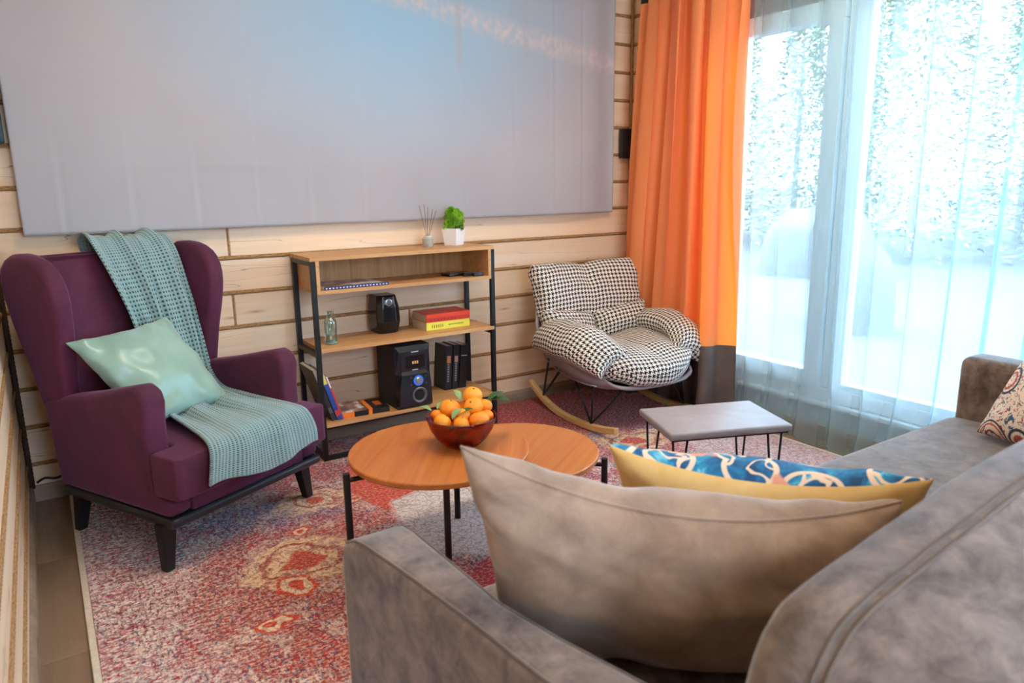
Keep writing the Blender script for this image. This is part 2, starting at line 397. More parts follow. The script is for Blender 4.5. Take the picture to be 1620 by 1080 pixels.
# baseboards
struct(prism([(0, 0), (-0.016, 0), (-0.016, 0.052), (-0.008, 0.066), (0, 0.068)], 0, 0.0, W).build('baseboard_back', BASEB), 'grey brown baseboard along the back wall')
struct(prism([(0, 0), (0.016, 0), (0.016, 0.052), (0.008, 0.066), (0, 0.068)], 1, REAR, -0.016).build('baseboard_left', BASEB), 'grey brown baseboard along the left wall')
struct(prism([(W+0.004, 0), (W-0.012, 0), (W-0.012, 0.052), (W+0.004, 0.068)], 1, REAR, -0.016).build('baseboard_right', BASEB), 'baseboard under the window')

# the big window
w1 = struct(bpy.data.objects.new('window_1', None), 'large white framed window with an opening sash and a fixed pane'); C.objects.link(w1)
xf0, xf1 = W+0.005, W+0.075
def ybox(y0, y1, z0, z1, a=xf0, b=xf1): return ((a, min(y0, y1), z0), (b, max(y0, y1), z1))
window_part('frame_bar', [ybox(Y0, Y1, ZB, ZB+0.07), ybox(Y0, Y1, ZT-0.07, ZT), ybox(Y0, Y0-0.06, ZB+0.07, ZT-0.07), ybox(-1.425, -1.51, ZB+0.07, ZT-0.07), ybox(Y1+0.06, Y1, ZB+0.07, ZT-0.07), ybox(-1.51, Y1+0.06, 2.06, 2.14)], w1)
B(*ybox(-0.76, -1.425, 2.09, ZT-0.07)).build('transom_panel', plain('grey_beam', S('8f8a8c'), 0.7), w1)
s0, s1 = xf0-0.022, xf0+0.05
window_part('sash_bar', [ybox(-0.745, -1.42, 0.262, 0.344, s0, s1), ybox(-0.745, -1.42, 1.997, 2.085, s0, s1), ybox(-0.745, -0.825, 0.344, 1.997, s0, s1), ybox(-1.336, -1.42, 0.344, 1.997, s0, s1)], w1)
window_part('glazing_bead', [ybox(-1.51, -1.525, 0.285, 2.06, xf0+0.01, xf1), ybox(-1.525, Y1+0.06, 0.27, 0.300, xf0+0.01, xf1)], w1)
B(*ybox(-0.825, -1.336, 0.344, 1.997, W+0.035, W+0.041)).build('pane', GLASS, w1)
B(*ybox(-1.525, Y1+0.06, 0.30, 2.06, W+0.045, W+0.051)).build('pane', GLASS, w1)
B(*ybox(-1.525, Y1+0.06, 2.14, ZT-0.07, W+0.045, W+0.051)).build('pane', GLASS, w1)
hn = MB().tube([(s0-0.035, -1.375, 1.06), (s0-0.035, -1.375, 0.94)], 0.009, 8); hn.box((s0-0.04, -1.39, 1.04), (s0+0.001, -1.36, 1.075))
hn.build('window_handle', PVC, w1, smooth=True, angle=0.6)
B((W-0.03, Y1, ZB-0.025), (W+0.06, Y0, ZB)).build('sill', PVC, w1, bevel=0.006)

# round fill lamps, added on the ceiling out of view to brighten the room
t = NT('fill_lamp_diffuser'); em = t.n('Emission', {0: (1.0, 0.86, 0.68, 1), 1: 14.0}); t.set(t.out, 'Surface', em.outputs[0]); FILL_LAMP = t.m
for i, (x, y, lab) in enumerate(((1.15, -1.55, 'added round fill lamp on the ceiling above the round tables'), (2.35, -1.75, 'added round fill lamp on the ceiling nearest the big window'))):
    cl = thing('added_fill_lamp', lab, 'lamp', (x, y, CEIL), group='added fill lamps')
    MB().lathe([(0.29, -0.001), (0.30, -0.03), (0.30, -0.055), (0.285, -0.06)], n=40).build('housing', PVC, cl, smooth=True, angle=0.5)
    MB().lathe([(0.28, -0.0605), (0.275, -0.068)], n=40).build('diffuser', FILL_LAMP, cl)

# ================================================================== OUTSIDE
g = MB(); 
def gz(s, tt):
    x, y = 3.6+46*s*s, -26+60*tt
    return (x, y, -0.35+0.10*noise.noise(V((x*.3, y*.3, 0)))+max(0, x-24)*0.05)
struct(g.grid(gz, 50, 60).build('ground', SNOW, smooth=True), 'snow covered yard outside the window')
def snow_pile(c, r, h, lab, sd):
    def fn(u, v):
        a = 2*PI*u; q = v; R = r*(1+0.2*noise.noise(V((math.cos(a)*1.5+sd, math.sin(a)*1.5, 0))))*math.sin(q*PI/2)
        return (c[0]+R*math.cos(a), c[1]+R*math.sin(a), c[2]+h*math.cos(q*PI/2)**0.6*(1+0.15*noise.noise(V((q*3, a, sd)))))
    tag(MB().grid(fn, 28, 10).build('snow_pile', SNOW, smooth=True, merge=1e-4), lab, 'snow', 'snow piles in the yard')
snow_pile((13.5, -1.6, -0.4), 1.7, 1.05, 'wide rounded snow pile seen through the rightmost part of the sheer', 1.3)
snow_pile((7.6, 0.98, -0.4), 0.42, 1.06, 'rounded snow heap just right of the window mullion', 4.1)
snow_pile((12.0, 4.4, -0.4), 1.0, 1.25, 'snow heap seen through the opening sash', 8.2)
t = NT('frosted_needles', Roughness=0.8); t.col(t.ramp(t.n('NewGeometry').outputs['Random Per Island'], [(0, S('5f7a68')), (0.35, S('7d8c66')), (0.7, S('979b7f')), (1, S('a6a9a4'))])); NEED = t.m
BARK = plain('bark', S('a3a199'), 0.9)
def tree(x, y, h, r, lab, sd):
    rr = random.Random(sd); o = thing('conifer_tree', lab, 'tree', (x, y, -0.3 + max(0, x-24)*0.05), rr.random()*6, 'snow dusted trees in the yard')
    MB().tube([(0, 0, 0), (0, 0, h*0.6), (0.05, 0, h)], [0.10, 0.06, 0.015], 7).build('trunk', BARK, o, smooth=True)
    m = MB()
    for k in range(5000):
        q = rr.random()**0.8; z = h*(0.06+0.94*q); R = r*(1-q)**0.8*(0.35+0.65*math.sqrt(rr.random())); a = rr.random()*2*PI
        p = V((R*math.cos(a), R*math.sin(a), z-0.25*R)); d = V((math.cos(a), math.sin(a), -0.35+rr.uniform(-.3, .5))).normalized(); sid = V((-math.sin(a), math.cos(a), rr.uniform(-.4, .4)))*rr.uniform(.025, .06); L = rr.uniform(.12, .24)
        m.add([p-sid, p+d*L*0.6-sid*0.7+V((0, 0, .03)), p+d*L, p+d*L*0.6+sid*0.7+V((0, 0, .03)), p+sid], [(0, 1, 2, 3, 4)])
    m.build('foliage', NEED, o)
tl = ['tall snow dusted conifer', 'broad snow dusted conifer', 'slender snow dusted conifer']
rt_ = random.Random(3)
spots = [(17, 7.5), (15.5, 4.6), (18, 2.6), (16.2, 0.9), (19, -0.9), (17.5, -2.7), (20, -4.8), (18, -6.4), (22, 9.5), (24, 6), (25, 3.2), (24, 0.2), (26, -3), (25, -6.5), (20.5, 4.6), (21.5, 1.5), (14.5, 9.2), (16.5, 11.6), (19, 12.6), (18.5, 9.6), (22, 14.5)]
for i, (x, y) in enumerate(spots):
    tree(x, y, rt_.uniform(6.5, 9), rt_.uniform(1.5, 2.1), 'snow dusted conifer among the trees beyond the white yard', 40+i)

# ================================================================== RUG
t = NT('distressed_oriental_rug', Roughness=0.95); t.set(t.b, 'Sheen Weight', 0.15)
P = t.obj(); sp = t.n('SeparateXYZ', {0: P}); px_, py_ = sp.outputs[0], sp.outputs[1]
wv = t.n('VectorMath', {0: t.n('TexNoise', {'Vector': P, 'Scale': 7.0, 'Detail': 3}).outputs['Color'], 1: (0.5, 0.5, 0.5)}, operation='SUBTRACT').outputs[0]
PW_ = t.vadd(P, t.n('VectorMath', {0: wv, 'Scale': 0.17}, operation='SCALE').outputs[0])
n1 = t.noise(PW_, 2.2, 2); n2 = t.noise(t.vadd(PW_, (5.3, 2.1, 0)), 4.5, 3); n3 = t.noise(t.vadd(PW_, (1.7, 9.1, 0)), 11.0, 3)
CR, PK, RED, COR, MAR, BLU, GRY = S('e6d8cd'), S('cfa5a2'), S('a82a35'), S('cc5c4b'), S('5e2230'), S('3d5b7d'), S('8d8791')
c = t.ramp(n1, [(0.36, S('d6b4ab')), (0.46, S('b9625a')), (0.53, S('9e2a2c')), (0.60, S('bd6f62')), (0.68, S('d3c0ba'))])
c = t.mix(t.ramp(n2, [(0.56, (0, 0, 0)), (0.60, (1, 1, 1))]), c, RED)
c = t.mix(t.ramp(n2, [(0.38, (.9, .9, .9)), (0.42, (0, 0, 0))]), c, S('6d7f98'))
c = t.mix(t.ramp(n3, [(0.60, (0, 0, 0)), (0.63, (1, 1, 1))]), c, BLU)
def blob(cx, cy, rx, ry, soft=0.25, rot=0.0):
    q = t.mapv(PW_, (1/rx, 1/ry, 0), (-cx/rx, -cy/ry, 0))
    d = t.n('VectorMath', {0: q}, operation='LENGTH').outputs['Value']
    return d
def ring(d, a, b, s=0.04):
    return t.ramp(d, [(max(a/2-s, 0), (0, 0, 0)), (a/2, (1, 1, 1)), (b/2, (1, 1, 1)), (min(b/2+s, 1), (0, 0, 0))])
def half(d): return t.ma('MULTIPLY', d, 0.5)
# zones of the pattern (world metres)
def zone(c, cx, cy, rx, ry, col, a=0.0, b=0.8, s=0.12, amt=1.0):
    f = ring(half(blob(cx, cy, rx, ry)), a, b, s)
    if amt != 1.0: f = t.ma('MULTIPLY', f, amt)
    return t.mix(f, c, col)
c = zone(c, 0.30, -1.6, 0.50, 1.4, S('dbc3bd'), amt=0.75)             # faded left side
c = zone(c, 0.45, -0.55, 0.42, 0.40, S('7d6470'), amt=0.75)          # blue grey, maroon under the armchair
c = zone(c, 0.70, -0.80, 0.35, 0.25, S('4a5a80'), amt=0.9)
c = zone(c, 0.80, -1.35, 0.45, 0.55, S('a8452f'), amt=0.95)           # warm field round the medallion
c = zone(c, 0.95, -1.80, 0.45, 0.35, S('b0553f'), amt=0.8)
c = zone(c, 1.15, -0.35, 0.5, 0.25, S('a83a3c'), amt=0.8)
ve2 = t.n('TexVoronoi', {'Vector': PW_, 'Scale': 27.0}, feature='DISTANCE_TO_EDGE').outputs['Distance']
# thin drawn outlines of the motifs, then woven flecks
ve = t.n('TexVoronoi', {'Vector': PW_, 'Scale': 13.0}, feature='DISTANCE_TO_EDGE').outputs['Distance']
vc = t.n('TexVoronoi', {'Vector': PW_, 'Scale': 13.0}).outputs['Color']
cellv = t.n('SeparateXYZ', {0: vc}).outputs[0]
c = t.mix(t.ma('MULTIPLY', t.ramp(cellv, [(0.70, (0, 0, 0)), (0.72, (1, 1, 1))]), 0.55), c, S('d8c6ba'))
c = t.mix(t.ma('MULTIPLY', t.ramp(cellv, [(0.14, (1, 1, 1)), (0.16, (0, 0, 0))]), 0.55), c, S('a5323a'))
c = t.mix(t.ma('MULTIPLY', t.ramp(ve, [(0.035, (1, 1, 1)), (0.06, (0, 0, 0))]), 0.45), c, S('5c2f33'))
def flecks(sc_, lo, hi, off): return t.ramp(t.noise(t.mapv(t.vadd(P, off), sc_), 1.0, 2, 0.6), [(lo, (0, 0, 0)), (hi, (1, 1, 1))])
patch = t.ramp(t.noise(t.mapv(P, (4.5, 2.2, 1)), 1.0, 4, 0.6), [(0.42, (.08, .08, .08)), (0.56, (1, 1, 1))])
pale = t.ramp(sp.outputs[0], [(0.25, (.80, .80, .80)), (0.70, (.25, .25, .25))])
c = t.mix(t.ma('MULTIPLY', flecks((38, 95, 1), 0.49, 0.55, (0, 0, 0)), pale), c, S('f0e6e0'))
c = t.mix(t.ma('MULTIPLY', flecks((95, 36, 1), 0.54, 0.58, (3, 1, 0)), t.ma('MULTIPLY', patch, 0.9)), c, S('4f1d2b'))
c = t.mix(t.ma('MULTIPLY', flecks((45, 80, 1), 0.575, 0.61, (7, 4, 0)), 0.85), c, S('a8202e'))
c = t.mix(t.ma('MULTIPLY', flecks((60, 60, 1), 0.60, 0.63, (2, 8, 0)), 0.85), c, S('2f4a72'))
c = t.mix(t.ma('MULTIPLY', flecks((120, 50, 1), 0.57, 0.61, (5, 6, 0)), 0.35), c, S('efe7e2'))
brk = t.ramp(t.noise(P, 38, 2), [(0.40, (.25, .25, .25)), (0.52, (1, 1, 1))])
for mx, my, r in ((0.79, -1.16, 0.20), (0.98, -0.70, 0.15), (2.55, -0.95, 0.2), (1.9, -2.0, 0.2), (0.5, -1.9, 0.16), (2.2, -0.45, 0.16)):
    d = half(blob(mx, my, r, r*0.8))
    c = t.mix(t.ma('MULTIPLY', ring(d, 0.0, 0.95, 0.05), brk), c, S('e0c4a6')); c = t.mix(t.ma('MULTIPLY', ring(d, 0.60, 0.68, 0.02), brk), c, S('9a4a3c')); c = t.mix(ring(d, 0.0, 0.28, 0.03), c, S('c04a33'))
for mx, my, r in ((0.72, -1.31, 0.075), (0.86, -0.93, 0.06), (1.12, -0.80, 0.06), (1.22, -0.60, 0.06), (0.62, -1.5, 0.06), (2.9, -1.1, 0.07)):
    d = half(blob(mx, my, r, r*0.8))
    c = t.mix(ring(d, 0.0, 1.0, 0.04), c, S('cf4f38')); c = t.mix(ring(d, 0.45, 0.75, 0.03), c, S('e2c9b2'))
c = zone(c, 1.28, -0.72, 0.17, 0.33, S('cf5f4e'), s=0.05)            # coral lobe beside the pale field
c = zone(c, 1.53, -1.18, 0.44, 0.44, S('d8cfca'), s=0.04)            # pale grey field under the tables
c = zone(c, 1.30, -1.76, 0.34, 0.26, S('b8202c'), s=0.05)            # red patch by the sofa arm
c = zone(c, 2.35, -0.28, 0.60, 0.34, S('a01a22'), s=0.12, amt=1.0)  # deep red by the wall
c = zone(c, 2.75, -0.50, 0.40, 0.35, S('8a1f30'), s=0.15, amt=0.8)
c = zone(c, 3.0, -1.45, 0.40, 0.45, S('c9b6b4'), s=0.15, amt=0.7)
c = t.mix(t.ma('MULTIPLY', t.ramp(ve2, [(0.05, (1, 1, 1)), (0.09, (0, 0, 0))]), 0.40), c, S('6a2c2a'))
fine1 = t.ma('MULTIPLY', flecks((70, 130, 1), 0.52, 0.58, (1, 2, 0)), 0.40)
c = t.mix(fine1, c, S('e6d9d0'))
c = t.mix(t.ma('MULTIPLY', flecks((140, 60, 1), 0.57, 0.61, (4, 2, 0)), 0.45), c, S('5a2a33'))
c = t.n('HueSaturation', {'Saturation': 1.28, 'Value': 1.06, 'Color': c}).outputs[0]
t.col(c); t.bump(t.noise(P, 420, 2), 0.5, 0.004); RUGM = t.m
rug = thing('rug', 'large faded red and cream oriental rug under the seating', 'rug')
RX0, RX1, RY0, RY1 = 0.135, 3.20, -0.035, -3.1
B((RX0+0.02, RY1, 0.0), (RX1-0.02, RY0, 0.011)).build('pile', RUGM, rug, bevel=0.003)
FR = cloth('cream_rug_binding', S('c9b9a4'), S('e2d6c6'), 60, 0.1)
for x in (RX0, RX1-0.02): B((x, RY1, 0.0), (x+0.02, RY0, 0.009)).build('binding', FR, rug, bevel=0.003)

# ================================================================== PROJECTION SCREEN
t = NT('grey_screen_fabric', Roughness=0.85)
P = t.obj(); sp = t.n('SeparateXYZ', {0: P}); X, Z = sp.outputs[0], sp.outputs[2]
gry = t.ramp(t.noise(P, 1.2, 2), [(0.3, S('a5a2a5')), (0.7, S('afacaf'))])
# faint projected picture, its light painted into the fabric colour: blue water below a pale shoreline with a town
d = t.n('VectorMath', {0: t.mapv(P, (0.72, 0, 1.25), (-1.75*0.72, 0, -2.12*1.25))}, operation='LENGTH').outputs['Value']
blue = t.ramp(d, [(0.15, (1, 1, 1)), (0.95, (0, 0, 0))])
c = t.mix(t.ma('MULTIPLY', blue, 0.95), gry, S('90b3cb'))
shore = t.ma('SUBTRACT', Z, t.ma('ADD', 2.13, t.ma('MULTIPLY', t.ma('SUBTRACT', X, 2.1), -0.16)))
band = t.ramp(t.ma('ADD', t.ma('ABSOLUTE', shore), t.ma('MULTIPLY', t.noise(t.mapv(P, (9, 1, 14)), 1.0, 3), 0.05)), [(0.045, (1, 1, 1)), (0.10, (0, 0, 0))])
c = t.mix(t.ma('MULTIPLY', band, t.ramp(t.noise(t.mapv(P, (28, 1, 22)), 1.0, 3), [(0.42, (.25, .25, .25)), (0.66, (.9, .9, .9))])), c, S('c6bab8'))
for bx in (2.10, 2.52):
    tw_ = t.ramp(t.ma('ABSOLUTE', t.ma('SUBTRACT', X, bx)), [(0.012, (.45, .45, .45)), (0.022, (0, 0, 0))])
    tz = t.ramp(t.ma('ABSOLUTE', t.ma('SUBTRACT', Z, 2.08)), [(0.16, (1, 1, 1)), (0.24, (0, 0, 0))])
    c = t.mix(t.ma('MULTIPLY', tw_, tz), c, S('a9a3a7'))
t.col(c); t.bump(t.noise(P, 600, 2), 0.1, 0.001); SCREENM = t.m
SX0, SX1, SZ0, SZ1 = 0.119, 3.165, 1.105, 2.66
creases = [0.13, 0.385, 0.64, 0.90, 1.15, 1.42, 1.70, 2.0, 2.30, 2.58, 2.78]
def scr(u, v):
    x = SX0+(SX1-SX0)*u; z = SZ0+(SZ1-SZ0)*v; y = -0.048
    y += 0.006*noise.noise(V((x*1.3, z*1.1, 2.0)))+0.002*noise.noise(V((x*5, z*5, 7.0)))
    for k, cx in enumerate(creases):
        dx = x-cx-SX0; amp = 0.0022*(0.15+0.85*math.exp(-((z-1.22)/0.20)**2) if k < 7 else 0.7)
        y -= amp*math.exp(-(dx/0.011)**2) - amp*0.8*math.exp(-((dx-0.02)/0.014)**2)
    y -= 0.0045*math.exp(-((z-1.40+0.03*math.sin(x*2))/0.010)**2)*(0.5+0.5*noise.noise(V((x*1.7, 0, 4))))
    e = max(0, 1-(SX1-x)/0.22); y += 0.035*e*e*math.sin(e*3)
    rr = math.hypot(x-2.99, (z-1.325)); y -= 0.003*math.exp(-((rr-0.035)/0.006)**2)
    if z > 2.0: y += 0
    return (x, y, z)
ps = thing('projection_screen', 'large grey fabric projection screen hanging on the board wall with a faint blue picture', 'screen')
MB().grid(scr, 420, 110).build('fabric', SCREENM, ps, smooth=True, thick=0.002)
MB().tube([(SX0-0.03, -0.045, SZ1+0.01), (SX1+0.03, -0.045, SZ1+0.01)], 0.028, 14).build('roller', BLACK, ps, smooth=True, angle=0.6)
for x in (SX0+0.2, SX1-0.2): B((x-0.02, -0.05, SZ1), (x+0.02, 0.0, SZ1+0.05)).build('bracket', BLACK, ps)

o = thing('wall_light', 'slim black fitting on the boards between the screen and the orange curtain', 'fitting', (3.285, -0.001, 1.43))
B((-0.02, -0.012, 0), (0.03, 0, 0.175)).build('back_plate', BLACK, o, bevel=0.003)
prism([(-0.018, -0.012), (-0.055, -0.02), (-0.06, -0.055), (0.028, -0.055), (0.028, -0.012)], 2, 0.0, 0.175).build('body', BLACK, o, bevel=0.004)
o = thing('wall_speaker', 'dark blue black box at the left edge beside the projection screen', 'speaker', (0.055, -0.001, 1.455))
B((-0.045, -0.09, 0), (0.05, 0, 0.24)).build('body', plain('dark_teal_plastic', S('16323c'), 0.5), o, bevel=0.01)
B((-0.035, -0.094, 0.01), (0.04, -0.088, 0.23)).build('grille', plain('dark_teal_mesh', S('1d3f4a'), 0.9), o, bevel=0.003)

# ================================================================== CURTAINS
oc = thing('orange_curtain', 'orange satin curtain with a grey brown hem band beside the window', 'curtain')
def oc_pt(s, z):
    # s 0..1 from the corner towards the window, real folds that wander with height
    h = z/2.62
    yL = -0.165-0.10*h*h; yR = -0.970+0.020*h
    ph = s*2*PI*4.4 + 0.6*math.sin(1.7*z+s*5)
    amp = (0.048+0.016*math.sin(s*9))*(0.75+0.35*(1-h)) * min(1, 8*s+.25)
    y = yL+(yR-yL)*s + 0.030*math.sin(2*ph+0.7)*(0.5+0.5*h)
    x = 3.200 + amp*math.sin(ph) + 0.016*math.sin(2.3*ph+1.2+z) - 0.03*(1-h)
    if z < 0.25: x += 0.012*math.sin(17*s+3)*(0.25-z)*4
    return x, y
def low(u, v): z = 0.012+(0.41-0.012)*v; x, y = oc_pt(u, z); return (x, y, z)
def mid_(u, v): z = 0.41+(2.262+0.16*u-0.41)*v; x, y = oc_pt(u, z); return (x, y, z)
def top_(u, v): a = 2.262+0.16*u; z = a+(2.62-a)*v; x, y = oc_pt(u, z); return (x, y, z)
MB().grid(low, 220, 20).build('hem_band', GREYBAND, oc, smooth=True)
MB().grid(mid_, 220, 60).build('cloth', ORANGE, oc, smooth=True)
MB().grid(top_, 220, 10).build('heading', CURTBLACK, oc, smooth=True)
cr_ = thing('curtain_rail', 'white curtain rail under the ceiling', 'rail')
B((3.17, -3.7, 2.62), (3.21, -0.1, 2.64)).build('track', PVC, cr_); B((3.255, -3.7, 2.62), (3.295, -0.1, 2.64)).build('track', PVC, cr_)
for y in (-0.4, -1.9, -3.4): B((3.165, y-0.02, 2.64), (3.30, y+0.02, CEIL)).build('bracket', PVC, cr_)

sh = thing('sheer_curtain', 'long sheer pale voile curtain across the big window', 'curtain')
def sheer(u, v):
    z = 2.615*v + 0.006; s = -0.94-2.5*u
    k = 2*PI/0.155
    ph = k*s + 1.6*math.sin(2.1*s) + 0.55*math.sin(1.1*z+3*s) + 0.4*(1-v)*math.sin(4*s)
    w_ = 0.55+0.45*math.sin(1.7*s+0.6)
    y = s + (0.050*w_+0.022)*math.sin(ph+1.1)
    x = 3.275 + 0.026*w_*math.sin(2*ph)*0.6 + 0.022*math.sin(ph)
    fl = max(0, 0.32-z)/0.32
    x -= 0.055*fl*fl*(0.6+0.6*math.sin(2.7*s+1))+0.012*fl
    y += 0.03*fl*math.sin(9*s)
    return (x, y, z)
MB().grid(sheer, 760, 36).build('voile', SHEER, sh, smooth=True)

# ================================================================== SHELF UNIT
su = thing('shelf_unit', 'open oak shelf unit with a black metal frame against the board wall', 'shelf', (0, 0, 0))
xl, xr, yf, yb, zf, tb = 1.161, 2.127, -0.315, -0.022, 0.955, 0.022
for x0 in (xl, xr-tb):
    for y0 in (yf, yb-tb): B((x0, y0, 0.0113), (x0+tb, y0+tb, zf)).build('leg', BLACK, su, bevel=0.0015)
    B((x0, yf+tb, zf-tb), (x0+tb, yb-tb, zf)).build('top_rail', BLACK, su, bevel=0.0015)
    B((x0, yf+tb, 0.0113), (x0+tb, yb-tb, tb+0.011)).build('bottom_rail', BLACK, su, bevel=0.0015)
    for z in (0.512, 0.152): B((x0, yf+tb, z), (x0+tb, yb-tb, z+tb)).build('shelf_rail', BLACK, su, bevel=0.0015)
B((xl+tb, yf, 0.0113), (xr-tb, yf+tb, tb+0.011)).build('bottom_rail', BLACK, su, bevel=0.0015)
B((xl+tb, yf+0.03, 0.152), (xr-tb, yf+0.05, 0.1735)).build('shelf_rail', BLACK, su, bevel=0.0015)
B((xl-0.003, yf-0.002, zf), (xr-0.004, yb+0.002, zf+0.018)).build('top_board', OAK, su, bevel=0.0012)
B((xl+tb, yf-0.002, 0.803), (xr-tb, yb, 0.821)).build('compartment_floor', OAK, su, bevel=0.0012)
for x in (xl+tb, xr-tb-0.017): B((x, yf-0.002, 0.821), (x+0.017, yb, zf)).build('compartment_side', OAK, su, bevel=0.0012)
B((xl+tb+0.017, yb-0.012, 0.821), (xr-tb-0.017, yb-0.002, zf)).build('compartment_back', OAKV, su)
for z in (0.534, 0.174): B((xl+tb, yf-0.003, z), (xr-0.009, yb, z+0.018)).build('shelf_board', OAK, su, bevel=0.0012)

TOPZ, CZ, MZ, LZ = zf+0.0182, 0.8212, 0.5522, 0.1922
# reed diffuser
o = thing('reed_diffuser', 'small grey glass reed diffuser beside the potted plant', 'diffuser', (1.835, -0.14, TOPZ))
MB().lathe([(0.026, 0), (0.028, 0.003), (0.028, 0.043), (0.02, 0.05), (0.018, 0.05)], n=20).build('jar', plain('grey_glass', S('a9aaa2'), 0.15), o, smooth=True, angle=0.6)
MB().lathe([(0.019, 0.0495), (0.019, 0.056), (0.006, 0.056)], n=16).build('neck', plain('light_collar', S('d8d4cc'), 0.4), o, smooth=True, angle=0.6)
for a, tl_ in ((-0.30, 0.21), (-0.12, 0.215), (0.02, 0.2), (0.20, 0.19), (0.33, 0.18)):
    MB().tube([(0.004*a, 0.002, 0.03), (a*0.16+0.004, 0.02*a, tl_)], 0.0013, 5).build('reed', plain('grey_reed', S('5e5550'), 0.8), o)
# potted plant
o = thing('potted_plant', 'bright green small plant in a white square pot on top of the shelf', 'plant', (1.985, -0.145, TOPZ), 0.5)
pot = MB(); a, b, h = 0.036, 0.045, 0.088
pot.add([(-a,-a,0),(a,-a,0),(a,a,0),(-a,a,0),(-b,-b,h),(b,-b,h),(b,b,h),(-b,b,h),(-b+.005,-b+.005,h),(b-.005,-b+.005,h),(b-.005,b-.005,h),(-b+.005,b-.005,h),(-b+.007,-b+.007,h-.012),(b-.007,-b+.007,h-.012),(b-.007,b-.007,h-.012),(-b+.007,b-.007,h-.012)],
        [(3,2,1,0)]+[(i,(i+1)%4,4+(i+1)%4,4+i) for i in range(4)]+[(4+i,4+(i+1)%4,8+(i+1)%4,8+i) for i in range(4)]+[(8+i,8+(i+1)%4,12+(i+1)%4,12+i) for i in range(4)]+[(12,13,14,15)])
pot.build('pot', plain('white_ceramic', (0.85, 0.85, 0.84, 1), 0.3), o, bevel=0.002)
GRN = NT('lime_leaf', Roughness=0.6); GRN.col(GRN.mix(GRN.rnd(), S('4f9417'), S('9fd22a'))); GRN = GRN.m
rr = random.Random(5)
tuft = MB()
for k in range(46):
    z = 1-2*(k+.5)/46; a = k*2.39996; d = V((math.sqrt(1-z*z)*math.cos(a), math.sqrt(1-z*z)*math.sin(a), z)); e = d.cross(V((.3, .2, .9))).normalized()*0.0045; f_ = d.cross(e)
    tuft.add([d*0.004-e, d*0.015-e*0.8, d*0.021, d*0.015+e*0.8, d*0.004+e, d*0.013+f_*0.5], [(0, 1, 5), (1, 2, 5), (2, 3, 5), (3, 4, 5)])
tm = tuft.mesh('leaf_cluster', GRN)
stem = plain('stem', S('3f6b22'), 0.7)
for k in range(26):
    q = k/26; a = k*2.4; z = 0.085+0.105*q; R = (0.048*math.sqrt(max(0.02, 1-((z-0.115)/0.085)**2)))*(0.6+0.4*rr.random())
    p = V((R*math.cos(a), R*math.sin(a), z)); link('leaf_cluster', tm, o, p, (rr.random()*3, rr.random()*3, 0)).scale = (rr.uniform(.75, 1.05),)*3
    if k % 3 == 0: MB().tube([(0, 0, 0.06), p], 0.0012, 5).build('stem', stem, o)
# spiral magazine in the compartment
o = thing('spiral_notebook', 'white spiral bound booklet with a blue comb edge in the top compartment', 'notebook', (1.37, -0.205, CZ))
B((-0.15, -0.095, 0), (0.15, 0.11, 0.010)).build('pages', plain('paper', S('d9d6d3'), 0.8), o, bevel=0.001)
t = NT('brown_cover', Roughness=0.4); t.col(t.ramp(t.noise(t.obj(), 12, 3), [(0.35, S('6d4a40')), (0.5, S('a88a80')), (0.62, S('d8d2d0'))])); B((-0.15, -0.085, 0.0101), (0.11, 0.11, 0.012)).build('cover', t.m, o)
NAVY = plain('navy_plastic', S('1d2c63'), 0.4)
B((-0.15, -0.108, 0), (0.165, -0.0951, 0.014)).build('comb_spine', NAVY, o, bevel=0.004)
ck = B((-0.004, -0.1085, 0.004), (0.004, -0.1078, 0.010)).mesh('comb_ring', plain('white_ring', S('c9cfe0'), 0.4))
for k in range(19): link('comb_ring', ck, o, (-0.142+k*0.0163, -0.0008, 0))
# black gadgets
for i, (x, y, L, D, rz, lab) in enumerate(((1.965, -0.20, 0.15, 0.075, 0.15, 'black phone lying deepest in the top compartment'), (2.015, -0.265, 0.10, 0.045, -0.1, 'black remote control with a grey face in the middle of the gadgets'), (2.065, -0.292, 0.06, 0.032, 0.05, 'small black gadget at the right end of the top compartment'))):
    o = thing('black_gadget', lab, 'gadget', (x-(0.03 if i == 2 else 0), y, CZ), rz)
    B((-L/2, -D/2, 0), (L/2, D/2, 0.018 if i else 0.014)).build('body', plain('black_plastic', (0.008, 0.008, 0.01, 1), 0.25), o, bevel=0.004, seg=3)
    B((-L*.32, -D*.36, 0.0175 if i else 0.0135), (L*.32, D*.36, 0.0186 if i else 0.0146)).build('face', plain('grey_face', S('55595e'), 0.2), o)
# glass bottle
o = thing('glass_bottle', 'small empty green tinted glass bottle on the middle shelf', 'bottle', (1.268, -0.215, MZ))
MB().lathe([(0.0, 0.0), (0.026, 0.0), (0.0295, 0.006), (0.0295, 0.105), (0.026, 0.118), (0.014, 0.126), (0.0125, 0.14), (0.017, 0.146), (0.018, 0.153), (0.0145, 0.155), (0.0095, 0.146), (0.0095, 0.128), (0.022, 0.115), (0.0262, 0.104), (0.0262, 0.010), (0.0, 0.007)], n=28).build('body', GREENGLASS, o, smooth=True)
MB().lathe([(0.0296, 0.002), (0.0305, 0.006), (0.0296, 0.010)], n=28).build('base_ring', plain('green_glass_ring', S('7c9c8c'), 0.15), o, smooth=True)
